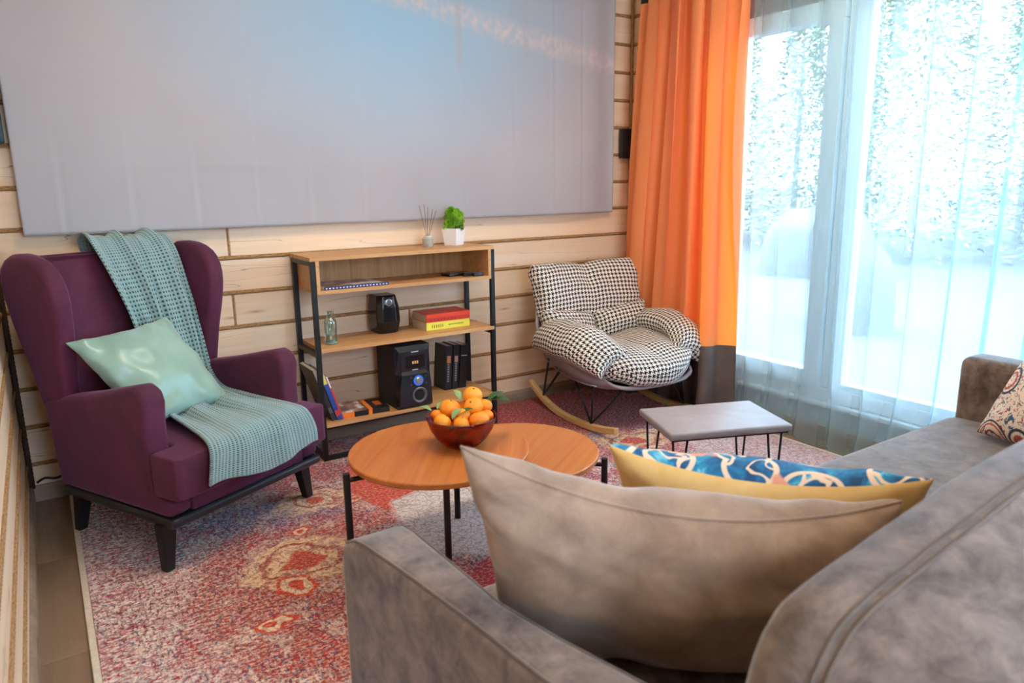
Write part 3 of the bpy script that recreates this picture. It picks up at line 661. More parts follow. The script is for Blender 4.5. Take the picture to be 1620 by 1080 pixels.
# small speaker on the middle shelf
GLOSSB = plain('glossy_black', (0.006, 0.006, 0.008, 1), 0.18); MATB = plain('matt_black', (0.010, 0.010, 0.012, 1), 0.6)
o = thing('satellite_speaker', 'small glossy black speaker standing on the middle shelf', 'speaker', (1.592, -0.115, MZ))
b_ = MB(); prof = [(0, 0.055, -0.045), (0.06, 0.064, -0.055), (0.13, 0.062, -0.052), (0.185, 0.052, -0.040), (0.192, 0.050, -0.036)]
for z, hw, fy in prof: b_.v += [(-hw, 0.075, z), (hw, 0.075, z), (hw, fy+0.02, z), (hw*0.55, fy, z), (-hw*0.55, fy, z), (-hw, fy+0.02, z)]
n = 6
for i in range(len(prof)-1): b_.f += [(i*n+k, i*n+(k+1) % n, (i+1)*n+(k+1) % n, (i+1)*n+k) for k in range(n)]
b_.f += [tuple(range(n))[::-1], tuple(range((len(prof)-1)*n, len(prof)*n))]
b_.build('cabinet', GLOSSB, o, bevel=0.003)
tw = MB().lathe([(0.018, 0), (0.018, 0.004), (0.013, 0.006), (0.012, 0.002)], n=20); tw.build('tweeter', CHROME, o, xf=Matrix.Translation((0, -0.046, 0.158)) @ Matrix.Rotation(PI/2, 4, 'X'), smooth=True, angle=0.5)
B((-0.026, -0.0495, 0.148), (0.026, -0.046, 0.172)).build('tweeter_plate', plain('grey_trim', S('6c7478'), 0.3), o, bevel=0.002)
# books
PAPER = plain('book_pages', S('cfc5b4'), 0.9)
def book(name_label, loc, L, D, T, col, rot=(0, 0, 0), group=None, marks=(), cover2=None):
    """lying book: spine along X at -y, thickness along z"""
    o = thing('book', name_label, 'book', loc, 0, group); o.rotation_euler = rot
    m = plain('book_cover', col, 0.45); k = 0.0022
    B((0, 0, 0), (L, D, k)).build('cover', m, o); B((0, 0, T-k), (L, D, T)).build('cover', cover2 or m, o)
    B((0, -0.002, 0), (L, k, T)).build('spine', m, o, bevel=0.0012)
    B((0.002, k, k), (L-0.002, D-0.003, T-k)).build('pages', PAPER, o)
    for x0, x1, z0, z1, c_ in marks: B((x0, -0.0027, z0), (x1, -0.0019, z1)).build('spine_mark', plain('spine_print', c_, 0.5), o)
    return o
book('yellow hardback book lying under the red one', (1.765, -0.225, MZ), 0.255, 0.165, 0.042, S('e6dc4e'), marks=[(0.03+0.012*k, 0.036+0.012*k, 0.012, 0.028, S('9a9440')) for k in range(6)]+[(0.13+0.011*k, 0.138+0.011*k, 0.018, 0.024, S('7f7a3a')) for k in range(8)])
book('red hardback book lying on top of the yellow one', (1.766, -0.226, MZ+0.0422), 0.252, 0.160, 0.042, S('c8301c'), rot=(0, 0, -0.02), marks=[(0.0, 0.252, 0.022, 0.041, S('d8431f'))]+[(0.02+0.02*k, 0.028+0.02*k, 0.008, 0.014, S('8e1f12')) for k in range(8)])
# three black books, spines out, leaning
def upright(label, x, y, L, D, T, lean, marks, z=LZ, yaw=0.0, col=S('15151a'), grp='black books on the bottom shelf'):
    M = Matrix.Translation((x, y, z)) @ Matrix.Rotation(yaw, 4, 'Z') @ Matrix.Rotation(lean, 4, 'Y') @ Matrix(((0, 0, 1, 0), (0, 1, 0, 0), (-1, 0, 0, L), (0, 0, 0, 1)))
    o = book(label, (0, 0, 0), L, D, T, col, group=grp, marks=marks); o.matrix_world = M; return o
WM = S('b9bcc0'); 
mk = [(0.10+0.013*k, 0.108+0.013*k, 0.012, 0.024, S('8f8f98')) for k in range(8)]
upright('thick black book at the left of the three upright ones', 1.905, -0.135, 0.245, 0.125, 0.040, 0.07, mk+[(0.055, 0.095, 0.008, 0.030, S('c9794b'))])
upright('middle black book of the three upright ones', 1.949, -0.137, 0.245, 0.125, 0.036, 0.08, mk+[(0.06, 0.095, 0.008, 0.028, S('b9907b'))])
upright('black book with a pale line across its spine at the right of the three', 1.990, -0.139, 0.240, 0.125, 0.045, 0.09, [(0.055, 0.060, 0.004, 0.040, WM)])
# leaning tall books behind the armchair arm
for i, (x, T, lean, col, lab) in enumerate(((1.222, 0.020, -0.30, S('2d2a2c'), 'tall dark book leaning against the left legs of the shelf unit'), (1.247, 0.022, -0.30, S('28468f'), 'tall blue book with a yellow top leaning beside the dark one'), (1.270, 0.010, -0.30, S('c23a3a'), 'thin red and white book leaning outermost against the blue one'))):
    upright(lab, x-0.0, -0.285, 0.27-0.02*i, 0.20, T, lean, [(0.0, 0.06, 0.002, T-0.002, (S('b8b0a4'), S('d9c85a'), S('e8e4e0'))[i]), (0.20, 0.23, 0.002, T-0.002, (S('555'+'555'), S('c9372f'), S('2e5aa8'))[i])], col=col, grp='tall books leaning on the bottom shelf')
# two lying paperbacks
t = NT('picture_cover', Roughness=0.4); t.col(t.ramp(t.noise(t.obj(), 14, 3), [(0.4, S('e0d8d0')), (0.52, S('9a7466')), (0.66, S('5f4a46'))]))
book('orange and black spined paperback with a picture cover on the bottom shelf', (1.275, -0.28, LZ), 0.125, 0.175, 0.026, S('ee7a26'), rot=(0, 0, -0.05), marks=[(0.058, 0.125, 0.0, 0.026, S('14130f'))], cover2=t.m)
b2 = book('black paperback with an orange stripe against the subwoofer', (1.405, -0.288, LZ), 0.105, 0.17, 0.026, S('111114'), rot=(0, 0, -0.10), marks=[(0.0, 0.018, 0.0, 0.026, S('ee7a26'))])
B((0.0, 0.0, 0.0261), (0.022, 0.17, 0.0266)).build('cover_stripe', plain('orange_print', S('ee7a26'), 0.5), b2)
B((0.05, 0.05, 0.0261), (0.085, 0.12, 0.0266)).build('cover_stripe', plain('orange_print', S('b8561e'), 0.5), b2)
# subwoofer
o = thing('subwoofer', 'large black subwoofer with a blue lit dial on the bottom shelf', 'speaker', (1.548, -0.30, LZ))
ww, dd, hh = 0.190, 0.225, 0.318
B((0, 0, 0), (ww, dd, hh)).build('cabinet', MATB, o, bevel=0.003)
fp = MB()
prof = [(0.000, 0.010, 0.012), (0.012, 0.028, 0.004), (0.12, 0.036, 0.012), (0.175, 0.030, 0.024), (0.19, 0.016, 0.028), (0.29, 0.020, 0.018), (0.318, 0.004, 0.0)]
for z, dy, ins in prof: fp.v += [(0, 0, z), (ins, -dy, z), (ww-ins, -dy, z), (ww, 0, z)]
for i in range(len(prof)-1): fp.f += [(i*4+k, i*4+(k+1) % 4, (i+1)*4+(k+1) % 4, (i+1)*4+k) for k in range(4)]
fp.f += [(3, 2, 1, 0), tuple(range((len(prof)-1)*4, len(prof)*4))]
fp.build('front_panel', plain('dark_blue_black_plastic', (0.012, 0.014, 0.020, 1), 0.22), o, bevel=0.003)
RX = Matrix.Rotation(PI/2, 4, 'X')
MB().lathe([(0.036, 0), (0.041, 0.006), (0.036, 0.010), (0.028, 0.004), (0.026, -0.01)], n=32).build('port_ring', plain('port_trim', (0.10, 0.10, 0.11, 1), 0.25), o, xf=Matrix.Translation((0.112, -0.030, 0.066)) @ RX, smooth=True, angle=0.7)
MB().lathe([(0.028, 0), (0.027, 0.0045)], n=32).build('port_hole', plain('black_hole', (0.002, 0.002, 0.002, 1), 0.9), o, xf=Matrix.Translation((0.112, -0.030, 0.066)) @ RX)
t = NT('blue_dial_light'); em = t.n('Emission', {0: (0.05, 0.22, 0.95, 1), 1: 0.45}); t.set(t.out, 'Surface', em.outputs[0])
MB().lathe([(0.026, 0), (0.026, 0.004), (0.021, 0.005)], n=32).build('dial_glow', t.m, o, xf=Matrix.Translation((0.108, -0.0335, 0.142)) @ RX)
MB().lathe([(0.019, 0), (0.019, 0.008), (0.015, 0.012)], n=32).build('dial', CHROME, o, xf=Matrix.Translation((0.108, -0.0335, 0.142)) @ RX, smooth=True, angle=0.6)
for dx in (-0.04, 0.04): 
    for dz in (-0.018, 0.018): B((0.108+dx-0.004, -0.0365, 0.142+dz-0.004), (0.108+dx+0.004, -0.033, 0.142+dz+0.004)).build('button', plain('dark_button', (0.03, 0.035, 0.045, 1), 0.4), o)
t = NT('amber_digits'); em = t.n('Emission', {0: (1.0, 0.55, 0.2, 1), 1: 0.35}); t.set(t.out, 'Surface', em.outputs[0])
B((0.050, -0.0205, 0.205), (0.155, -0.0165, 0.270)).build('display', GLOSSB, o, bevel=0.002)
for k in range(3): B((0.085+0.012*k, -0.0222, 0.226), (0.092+0.012*k, -0.0206, 0.240)).build('digit', t.m, o)
SILV = plain('silver_print', S('a9adb2'), 0.4)
B((0.082, -0.0215, 0.284), (0.120, -0.0195, 0.289)).build('name_bar', SILV, o); B((0.085, -0.0205, 0.193), (0.115, -0.0165, 0.197)).build('name_bar', SILV, o)

# ================================================================== WING ARMCHAIR  (local: x = sitter's left, -y = front)
AC = V((0.561, -0.5525, 0)); AR = math.radians(27.5)
ac = thing('wing_armchair', 'aubergine velvet wing armchair with black tapered legs', 'armchair', AC, AR)
# local axes: u -> +x, v(front) -> -y
def U3(u, v, z): return (u, -v, z)
for u, v in ((0.30, 0.265), (-0.325, 0.275), (-0.285, -0.265), (0.29, -0.27)):
    m = MB(); t0, t1 = 0.026, 0.016; su_, sv_ = (0.018 if u > 0 else -0.018), (0.012 if v > 0 else -0.02)
    m.add([(u+sx*t1+su_, -(v+sv_)+sy*t1, 0.012) for sx, sy in ((-1,-1),(1,-1),(1,1),(-1,1))]+[(u+sx*t0, -v+sy*t0, 0.175) for sx, sy in ((-1,-1),(1,-1),(1,1),(-1,1))], [(3,2,1,0),(4,5,6,7)]+[(i,(i+1)%4,4+(i+1)%4,4+i) for i in range(4)])
    m.build('leg', BLACK, ac, bevel=0.003)
pl_ = [(-0.345, -0.345), (0.345, -0.345), (0.34, 0.30), (-0.34, 0.30)]
prism(pl_, 2, 0.168, 0.203).build('plinth', plain('black_lacquer', (0.014, 0.018, 0.024, 1), 0.33), ac, bevel=0.012, seg=3)
prism([(-0.256, -0.336), (0.256, -0.336), (0.256, 0.27), (-0.256, 0.27)], 2, 0.2035, 0.272).build('seat_frame', PURPLE, ac, bevel=0.008, seg=3, smooth=True, angle=1.0)
# T-shaped seat cushion
tc = [(-0.345, -0.375), (-0.33, -0.39), (0.33, -0.39), (0.345, -0.375), (0.345, -0.262), (0.248, -0.255), (0.245, 0.22), (-0.245, 0.22), (-0.248, -0.255), (-0.345, -0.262)]
prism(tc, 2, 0.2755, 0.425).build('seat_cushion', PURPLE, ac, bevel=0.045, seg=5, smooth=True)
def side(sgn):
    # arm: profile in (v, z)
    pr = [(-0.30, 0.2045), (0.332, 0.2045), (0.335, 0.262), (0.262, 0.272), (0.252, 0.32), (0.252, 0.50), (0.262, 0.585), (0.25, 0.628), (0.205, 0.645), (0.10, 0.622), (-0.05, 0.588), (-0.20, 0.560), (-0.34, 0.53)]
    a, b = (0.252, 0.345) if sgn > 0 else (-0.345, -0.252)
    prism([(-v, z) for v, z in pr], 0, a, b).build('arm', PURPLE, ac, bevel=0.024, seg=4, smooth=True)
    lower = [(-0.305, 0.2755), (-0.20, 0.2755), (-0.21, 0.53), (-0.345, 0.54)]
    wg = [(-0.345, 0.45), (-0.215, 0.52), (-0.20, 0.60), (-0.185, 0.70), (-0.155, 0.82), (-0.145, 0.92), (-0.165, 0.99), (-0.215, 1.04), (-0.30, 1.065), (-0.40, 1.06), (-0.475, 1.00), (-0.475, 0.86), (-0.405, 0.65)]
    wg = smooth_poly(wg, 1)
    if sgn > 0: wg = [(max(v, -0.415), z) for v, z in wg]
    m = prism([(-v, z) for v, z in wg], 0, *((0.262, 0.338) if sgn > 0 else (-0.338, -0.262)))
    # flare outwards with height and towards the front edge
    m.v = [(x + sgn*(0.055*max(0, z-0.55)+0.06*max(0, -y+0.34)*max(0, z-0.6)), y, z) for x, y, z in m.v]
    m.build('wing', PURPLE, ac, bevel=0.028, seg=4, smooth=True)
side(1); side(-1)
bk = [(-0.20, 0.38), (-0.245, 0.58), (-0.305, 0.80), (-0.345, 0.96), (-0.36, 1.025), (-0.395, 1.05), (-0.445, 1.035), (-0.46, 0.98), (-0.43, 0.80), (-0.385, 0.58), (-0.33, 0.2755), (-0.24, 0.2755)]
m = prism([(-v, z) for v, z in bk], 0, -0.285, 0.285)
m.build('backrest', PURPLE, ac, bevel=0.016, seg=3, smooth=True)
MB().tube([U3(-0.265, -0.355, 1.038), U3(0, -0.36, 1.042), U3(0.265, -0.355, 1.038)], 0.004, 6).build('piping', PURPLE, ac, smooth=True)

# blanket (world placement through the same local frame)
bl = thing('knit_throw', 'blue grey waffle knit throw draped over the armchair back and seat', 'blanket', AC, AR)
brow = [(-0.455, 0.80, 0.02, 0.20), (-0.468, 0.98, -0.02, 0.225), (-0.445, 1.072, -0.06, 0.25), (-0.385, 1.082, -0.085, 0.262), (-0.335, 1.02, -0.085, 0.268), (-0.285, 0.86, -0.06, 0.268), (-0.235, 0.68, -0.04, 0.262), (-0.175, 0.52, -0.05, 0.25), (-0.10, 0.452, -0.08, 0.245), (0.05, 0.440, -0.115, 0.24), (0.20, 0.440, -0.16, 0.235), (0.335, 0.442, -0.205, 0.228), (0.395, 0.425, -0.222, 0.232), (0.408, 0.36, -0.232, 0.245), (0.412, 0.29, -0.24, 0.255)]
def bfn(u, v):
    V_, Z_, a, b = interp(brow, v); e = 0.01
    p0 = interp(brow, max(0, v-e)); p1 = interp(brow, min(1, v+e)); d = V((p1[0]-p0[0], p1[1]-p0[1])).normalized(); n = V((-d.y, d.x))
    if v < 0.13: pass
    amp = 0.042 if v < 0.55 else 0.042+(0.008-0.042)*min(1, (v-0.55)/0.2)
    amp *= 0.45 if 0.10 < v < 0.26 else (0.45+0.55*min(1, max(0, v-0.26)/0.12) if v >= 0.26 else (0.45 if v > 0.10 else 0.12))
    fold = math.sin(2*PI*(2.6*u+0.35*v)+0.6)+0.5*math.sin(2*PI*(5.1*u-0.5*v)+1.7)
    valley = -max(0, 1-abs(u-0.50)/0.10)*1.2 if v < 0.6 else 0
    h = 0.012+amp*max(-0.25, 0.55*fold+0.45+valley) + 0.004*noise.noise(V((u*6, v*9, 1)))
    uu = a+(b-a)*u + (0.010*noise.noise(V((u*3, v*7, 5))))
    # the folded-over edge of the upper half
    zz = Z_+n.y*h; vv = V_+n.x*h
    if v > 0.86: 
        zz += 0.018*math.sin(u*7+1.0)*(v-0.86)/0.14; uu += 0.012*math.sin(v*30)*(1 if u < .5 else .3)*(v-.86)*4
    return U3(uu, vv, zz)
bl_uv = lambda u, v: (u*0.42, v*1.55)
bm_ = MB().grid(bfn, 70, 150, uv=bl_uv)
def flipcheck(): pass
o = bm_.build('cloth', KNIT, bl, smooth=True)
md = o.modifiers.new('thickness', 'SOLIDIFY'); md.thickness = 0.009; md.offset = 1

# mint cushion
mc = thing('mint_cushion', 'mint green satin cushion leaning in the purple armchair', 'cushion', AC, AR)
Pm = bilin(U3(-0.325, -0.165, 0.757), U3(0.095, -0.20, 0.778), U3(0.165, 0.05, 0.447), U3(-0.20, 0.07, 0.447))
link('cover', cushion_mesh('cover', Pm, 0.15, MINT, pinch=0.09, wr=0.018, seed=3, size=(.42, .42), exp=0.42), mc)

# ================================================================== ROUND TABLES
def round_table(label, cx, cy, r, z, angs, grain):
    o = thing('coffee_table', label, 'table', (cx, cy, 0), 0, 'round coffee tables')
    tp = MB().lathe([(r-0.004, z-0.020), (r, z-0.016), (r, z-0.003), (r-0.003, z)], n=96).build('tabletop', TABLE, o, xf=None)
    tp.rotation_euler = (0, 0, grain)
    for i, a in enumerate(angs):
        d = V((math.cos(a), math.sin(a), 0)); p = d*(r+0.020)
        leg = MB().tube([p+V((0, 0, 0.0113)), p+V((0, 0, z-0.022))], 0.0115, 14)
        lg = leg.build('leg', BLACK, o, smooth=True, angle=0.8)
        MB().tube([p+V((0, 0, z-0.045)), d*(r*0.2)+V((0, 0, z-0.045))], 0.008, 10).build('bracket', BLACK, o, smooth=True, angle=0.8)
    MB().lathe([(0.075, z-0.054), (0.075, z-0.0202)], n=24).build('hub', BLACK, o)
    return o
T1 = V((1.195, -1.44)); 
round_table('taller round oak coffee table holding the fruit bowl', T1.x, T1.y, 0.300, 0.42, [math.radians(a) for a in (176, 52, -66)], 0.9)
round_table('lower round oak coffee table half under the taller one', 1.505, -1.435, 0.297, 0.345, [math.radians(a) for a in (-41, 83, 189)], 0.6)
# bowl
BC = V((1.275, -1.452, 0.4202))
bo = thing('fruit_bowl', 'dark red transparent glass bowl heaped with mandarins', 'bowl', BC)
prof = [(0.0, 0.0), (0.052, 0.0), (0.062, 0.004), (0.088, 0.030), (0.106, 0.060), (0.117, 0.092), (0.1205, 0.103), (0.1185, 0.1045), (0.114, 0.092), (0.1025, 0.060), (0.085, 0.033), (0.060, 0.010), (0.0, 0.008)]
MB().lathe(prof, n=56).build('body', REDGLASS, bo, smooth=True)
rr = random.Random(11)
MAND = [  # x along camera right, depth, z, radius
 (-0.045, -0.035, 0.042, 0.031), (0.040, -0.040, 0.042, 0.031), (0.0, 0.040, 0.042, 0.031), (-0.055, 0.030, 0.048, 0.029), (0.058, 0.028, 0.048, 0.029),
 (-0.060, -0.045, 0.093, 0.031), (0.004, -0.062, 0.092, 0.027), (-0.084, 0.018, 0.098, 0.022), (0.062, -0.040, 0.097, 0.034), (0.0, -0.012, 0.103, 0.032), (0.082, 0.020, 0.090, 0.027), (-0.040, 0.026, 0.118, 0.036), (0.040, 0.022, 0.126, 0.033), (0.036, 0.062, 0.152, 0.034), (0.078, 0.055, 0.118, 0.026), (-0.01, 0.075, 0.102, 0.03)]
places = ['low in the glass at the left of the bowl', 'low in the glass at the right of the bowl', 'low in the glass at the back of the bowl', 'low in the glass at the far left of the bowl', 'low in the glass at the far right of the bowl',
 'at the front left of the heap', 'small, at the very front rim under a dark leaf', 'small, at the left rim under a pale leaf', 'large, at the front right of the heap', 'in the middle front of the heap', 'at the right rim of the bowl', 'large, upper left of the heap', 'upper right of the heap with a dark leaf', 'topmost of the heap', 'at the back right beside dark leaves', 'at the back of the heap']
rd = V((math.cos(YAW), -math.sin(YAW), 0)); dp = V((math.sin(YAW), math.cos(YAW), 0))
def mandarin_mesh():
    m = MB(); N = 22
    prof_ = []
    for i in range(17):
        a = PI*i/16; z = -math.cos(a)*0.86; r = math.sin(a)**0.92
        if a > 2.8: z -= 0.07*(a-2.8)/0.34
        prof_.append((max(r, 0.004), z))
    return m.lathe(prof_, n=N).mesh('peel', ORNG, smooth=True)
mm = mandarin_mesh(); cal = MB().lathe([(0.09, 0.765), (0.13, 0.80), (0.05, 0.83), (0.03, 0.90)], n=7).mesh('stem_end', LEAF)
def leaf_mesh(L, Wd, mat):
    def fn(u, v): 
        x = L*v; w_ = Wd*math.sin(PI*min(1, v*0.93+0.04))**0.8; return ((u-.5)*w_, x, 0.006*math.sin(v*3)+abs(u-.5)*w_*0.35)
    return MB().grid(fn, 4, 8).mesh('leaf', mat, smooth=True, thick=0.0006)
leafD, leafP = leaf_mesh(0.070, 0.034, LEAF), leaf_mesh(0.052, 0.026, LEAF2)
lv = {6: [(leafD, (0.02, -0.014, 0.006), 1.5, -0.5)], 7: [(leafP, (-0.018, 0, 0.016), 1.2, 0.1), (leafP, (0.002, 0.004, 0.02), -0.4, 0.2)], 12: [(leafD, (0.0, -0.036, 0.004), 1.9, -0.4)], 13: [(leafP, (-0.04, -0.01, -0.012), 0.6, 0.5)], 14: [(leafD, (0.01, 0.0, 0.016), -1.0, 0.3), (leafD, (0.02, 0.0, 0.018), -2.0, 0.1)], 5: [(leafP, (0.034, -0.006, 0.012), -0.6, 0.5)]}
for i, (a, b, z, r) in enumerate(MAND):
    p = BC + rd*a + dp*b + V((0, 0, z))
    o = thing('mandarin', 'orange mandarin '+places[i], 'mandarin', p, -YAW, 'mandarins in the glass bowl')
    q = link('peel', mm, o, rot=(rr.uniform(-.5, .5), rr.uniform(-.5, .5), rr.random()*6)); q.scale = (r,)*3
    q2 = link('stem_end', cal, q)
    for me, off, rz, rx in lv.get(i, []): link('leaf', me, o, off, (rx, 0, rz))

# ================================================================== ROCKING CHAIR (local: -y = front)
RC = V((2.79, -0.54, 0)); RR = math.radians(-3)
rc = thing('rocking_chair', 'houndstooth cushioned rocking chair with a grey shell and wooden rockers', 'rocking chair', RC, RR)
def R3(a, f, z): return V((a, -f, z))
shellp = [(-0.43, 0.70, 0.31, 0.02), (-0.37, 0.56, 0.34, 0.04), (-0.29, 0.42, 0.365, 0.09), (-0.15, 0.295, 0.375, 0.16), (0.03, 0.245, 0.375, 0.18), (0.20, 0.25, 0.35, 0.14), (0.335, 0.285, 0.27, 0.06)]
def shell(u, v):
    f, z, hw, rise = interp(shellp, v); a = 2*u-1
    return R3((hw+0.02*min(1, v*2))*math.sin(a*PI/2), f+0.10*abs(a)**2*(1-v)*0.9 - 0.10*abs(a)**3*v*v, z-0.04*min(1, v*2)+rise*abs(a)**2.6)
MB().grid(shell, 36, 40).build('shell', SHELLM, rc, smooth=True, thick=0.012)
rim = [shell(0, v/24) for v in range(25)] + [shell(u/16, 1) for u in range(1, 17)] + [shell(1, 1-v/24) for v in range(1, 25)]
MB().tube(rim, 0.009, 8).build('shell_rim', SHELLM, rc, smooth=True)
# white metal edge line under the shell
MB().tube([shell(0.10, v/20)+V((0, 0, -0.020)) for v in range(6, 19)], 0.004, 6).build('frame_bar', CHROME, rc, smooth=True)
# cushion lobes
cu = bpy.data.objects.new('cushion', None); C.objects.link(cu); cu.parent = rc; cu.empty_display_size = 0.02
def lobe(P, thick, size, seed, **k):
    link('cushion_panel', cushion_mesh('cushion_panel', P, thick, HOUND, size=size, seed=seed, nu=40, nv=34, **k), cu)
def back_up(s, t):
    a = 2*s-1; w_ = 0.350+0.03*t
    return R3(a*w_, -0.285-0.115*t+0.10*a*a*(0.6+0.4*t), 0.505+0.325*t+0.012*abs(a)-0.02*math.exp(-(a/0.18)**2)*t*t)
lobe(back_up, 0.21, (0.80, 0.36), 1, pinch=0.035, wr=0.014, exp=0.27, puff=lambda s, t: 1-0.16*math.exp(-((s-.5)/0.07)**2)*t)
for sg in (-1, 1):
    def lum(s, t, sg=sg):
        a = sg*(0.0+0.36*s) if sg > 0 else -(0.0+0.36*(1-s))
        return R3(a, -0.205-0.07*t+0.45*a*a, 0.385+0.16*t+0.05*abs(a)/0.35)
    lobe(lum, 0.20, (0.34, 0.19), 2+sg, pinch=0.05, wr=0.014, exp=0.33)
def seat(s, t):
    a = 2*s-1; f = 0.405-0.64*t; w_ = 0.365*(1-0.24*max(0, (f-0.1)/0.3)**1.8)
    return R3(a*w_, f-0.12*a*a*(1-t), 0.345+0.09*a*a*(0.35+0.65*t)-0.03*max(0, f-0.2)/0.2)
lobe(seat, 0.20, (0.74, 0.62), 7, pinch=0.02, wr=0.012, exp=0.24, puff=lambda s, t: 1-0.10*math.exp(-((s-.5)/0.05)**2))
for sg in (-1, 1):
    def arm(s, t, sg=sg):
        f = -0.23+0.53*t; q = 2*s-1
        base = 0.325-0.10*max(0, t-0.5)**1.5*2 + 0.02*math.sin(PI*t)
        return R3(sg*base+0.095*q, f, 0.475-0.02*t-0.05*q*q-sg*0.03*q-0.16*max(0, t-0.66))
    P_ = lambda s, t, sg=sg: arm(s, 1-t)
    lobe(P_, 0.20, (0.28, 0.56), 11+sg, pinch=0.04, wr=0.012, exp=0.30)
# rockers
for sg in (-1, 1):
    pts = []
    for k in range(25):
        q = -1+2*k/24; pts.append((q*0.40, 0.115*abs(q)**2.2 if q < 0 else 0.045*abs(q)**2.4))
    ol = [(-(f), z+0.013) for f, z in pts] + [(-(f), z+0.045) for f, z in reversed(pts)]
    prism(ol, 0, sg*0.325-0.016, sg*0.325+0.016).build('rocker', BEECH, rc, bevel=0.004)
    # wire struts: front and rear clusters
    def bars(foot, tops, mat):
        for tp_ in tops: MB().tube([R3(*foot), R3(*tp_)], 0.0055, 8).build('strut', mat, rc, smooth=True)
    mt = BLACK
    bars((sg*0.325, 0.19, 0.052), [(sg*0.345, 0.04, 0.31), (sg*0.30, 0.17, 0.295), (sg*0.13, 0.27, 0.262)], mt)
    bars((sg*0.325, -0.27, 0.092), [(sg*0.345, -0.17, 0.37), (sg*0.31, -0.10, 0.295), (sg*0.29, -0.12, 0.29)], mt)
    MB().tube([R3(sg*0.345, 0.04, 0.305), R3(sg*0.30, 0.17, 0.290), R3(sg*0.13, 0.27, 0.258)], 0.005, 8).build('strut', mt, rc, smooth=True)
MB().tube([R3(-0.13, 0.27, 0.256), R3(0.13, 0.27, 0.256)], 0.005, 8).build('strut', BLACK, rc, smooth=True)
for a in (-0.06, 0.0): MB().tube([R3(a, 0.20, 0.245), R3(a, 0.215, 0.205)], 0.004, 6).build('strap_end', PVC, rc)

# ================================================================== STOOL
c0 = V((2.335, -1.617, 0)); SA = math.atan2(-0.185, 0.453)
st = thing('footstool', 'low grey leatherette footstool on black hairpin legs', 'stool', c0, SA)
L2, D2, H2 = 0.252, 0.165, 0.36
def stool_top(u, v): pass
sp_ = MB(); hw, hd = L2, D2
ol = smooth_poly([(-hw, -hd), (0, -hd), (hw, -hd), (hw, hd), (0, hd), (-hw, hd)], 0)
prism([(-hw, -hd), (hw, -hd), (hw, hd), (-hw, hd)], 2, H2-0.030, H2).build('seat_pad', LEATHER, st, bevel=0.010, seg=4, smooth=True, angle=1.2)
B((-hw+0.012, -hd+0.012, H2-0.037), (hw-0.012, hd-0.012, H2-0.0301)).build('base_board', BLACK, st)
for sx in (-1, 1):
    for sy in (-1, 1):
        x, y = sx*(hw-0.055), sy*(hd-0.035); fx, fy = x+sx*0.008, y+sy*0.004
        a1 = (x-0.030, y, H2-0.037); a2 = (x+0.030, y, H2-0.037)
        MB().tube([a1, (fx-0.006, fy, 0.025), (fx, fy, 0.016), (fx+0.006, fy, 0.025), a2], 0.0045, 8).build('leg', BLACK, st, smooth=True)

# ================================================================== SOFA
so = thing('sofa', 'long taupe grey suede sofa with its back to the viewer', 'sofa')
AX0, AX1 = 0.70, 2.87
prism([(-2.985, 0.06), (-2.27, 0.06), (-2.255, 0.10), (-2.255, 0.27), (-2.985, 0.27)], 0, 0.72, 2.86).build('seat_base', SUEDE, so, bevel=0.012, seg=2, smooth=True, angle=1.2)
def seat_top(): 
    return prism([(-3.03, 0.272), (-2.25, 0.272), (-2.235, 0.30), (-2.235, 0.38), (-2.25, 0.422), (-2.29, 0.436), (-2.6, 0.442), (-3.03, 0.43)], 0, 0.715, 2.865)
seat_top().build('seat_cushion', SUEDE, so, bevel=0.018, seg=3, smooth=True)
armL = [  # y, outer x, inner x, top z
    (-2.205, 0.602, 0.680, 0.520), (-2.208, 0.590, 0.690, 0.552), (-2.218, 0.578, 0.698, 0.590), (-2.236, 0.574, 0.701, 0.612), (-2.262, 0.580, 0.702, 0.624), (-2.30, 0.585, 0.703, 0.629),
    (-2.42, 0.603, 0.706, 0.629), (-2.60, 0.628, 0.712, 0.626), (-2.72, 0.642, 0.738, 0.622), (-2.87, 0.656, 0.775, 0.622), (-3.05, 0.674, 0.80, 0.622)]
def arm_ring(y, a, b, z):
    r = 0.022; pts = [(a, 0.05)]
    for k in range(6): q = PI-PI/2*k/5; pts.append((a+r+r*math.cos(q), z-r+r*math.sin(q)))
    for k in range(6): q = PI/2-PI/2*k/5; pts.append((b-r+r*math.cos(q), z-r+r*math.sin(q)))
    pts.append((b, 0.05)); return [(x, y, zz) for x, zz in pts]
m = MB(); nn_ = 14
for row in armL: m.v += arm_ring(*row)
for i in range(len(armL)-1): m.f += [(i*nn_+k, i*nn_+(k+1) % nn_, (i+1)*nn_+(k+1) % nn_, (i+1)*nn_+k) for k in range(nn_)]
m.f += [tuple(range(nn_))[::-1], tuple(range((len(armL)-1)*nn_, len(armL)*nn_))]
m.build('arm', SUEDE, so, smooth=True, angle=0.9)
prism([(2.872, -2.262), (3.01, -2.262), (3.01, -3.05), (2.872, -3.05)], 2, 0.05, 0.655).build('arm', SUEDE, so, bevel=0.034, seg=5, smooth=True)
MB().tube([(2.876, y, 0.628) for y in (-2.30, -2.6, -3.0)], 0.003, 6).build('seam', SEAM, so)
def seam(pts, r=0.0035): MB().tube(pts, r, 6).build('seam', SEAM, so, smooth=True)
seam([(a+0.010, y, z-0.004) for y, a, b, z in armL[2:]], 0.0035)
seam([(b-0.010, y, z-0.004) for y, a, b, z in armL[2:]], 0.003)
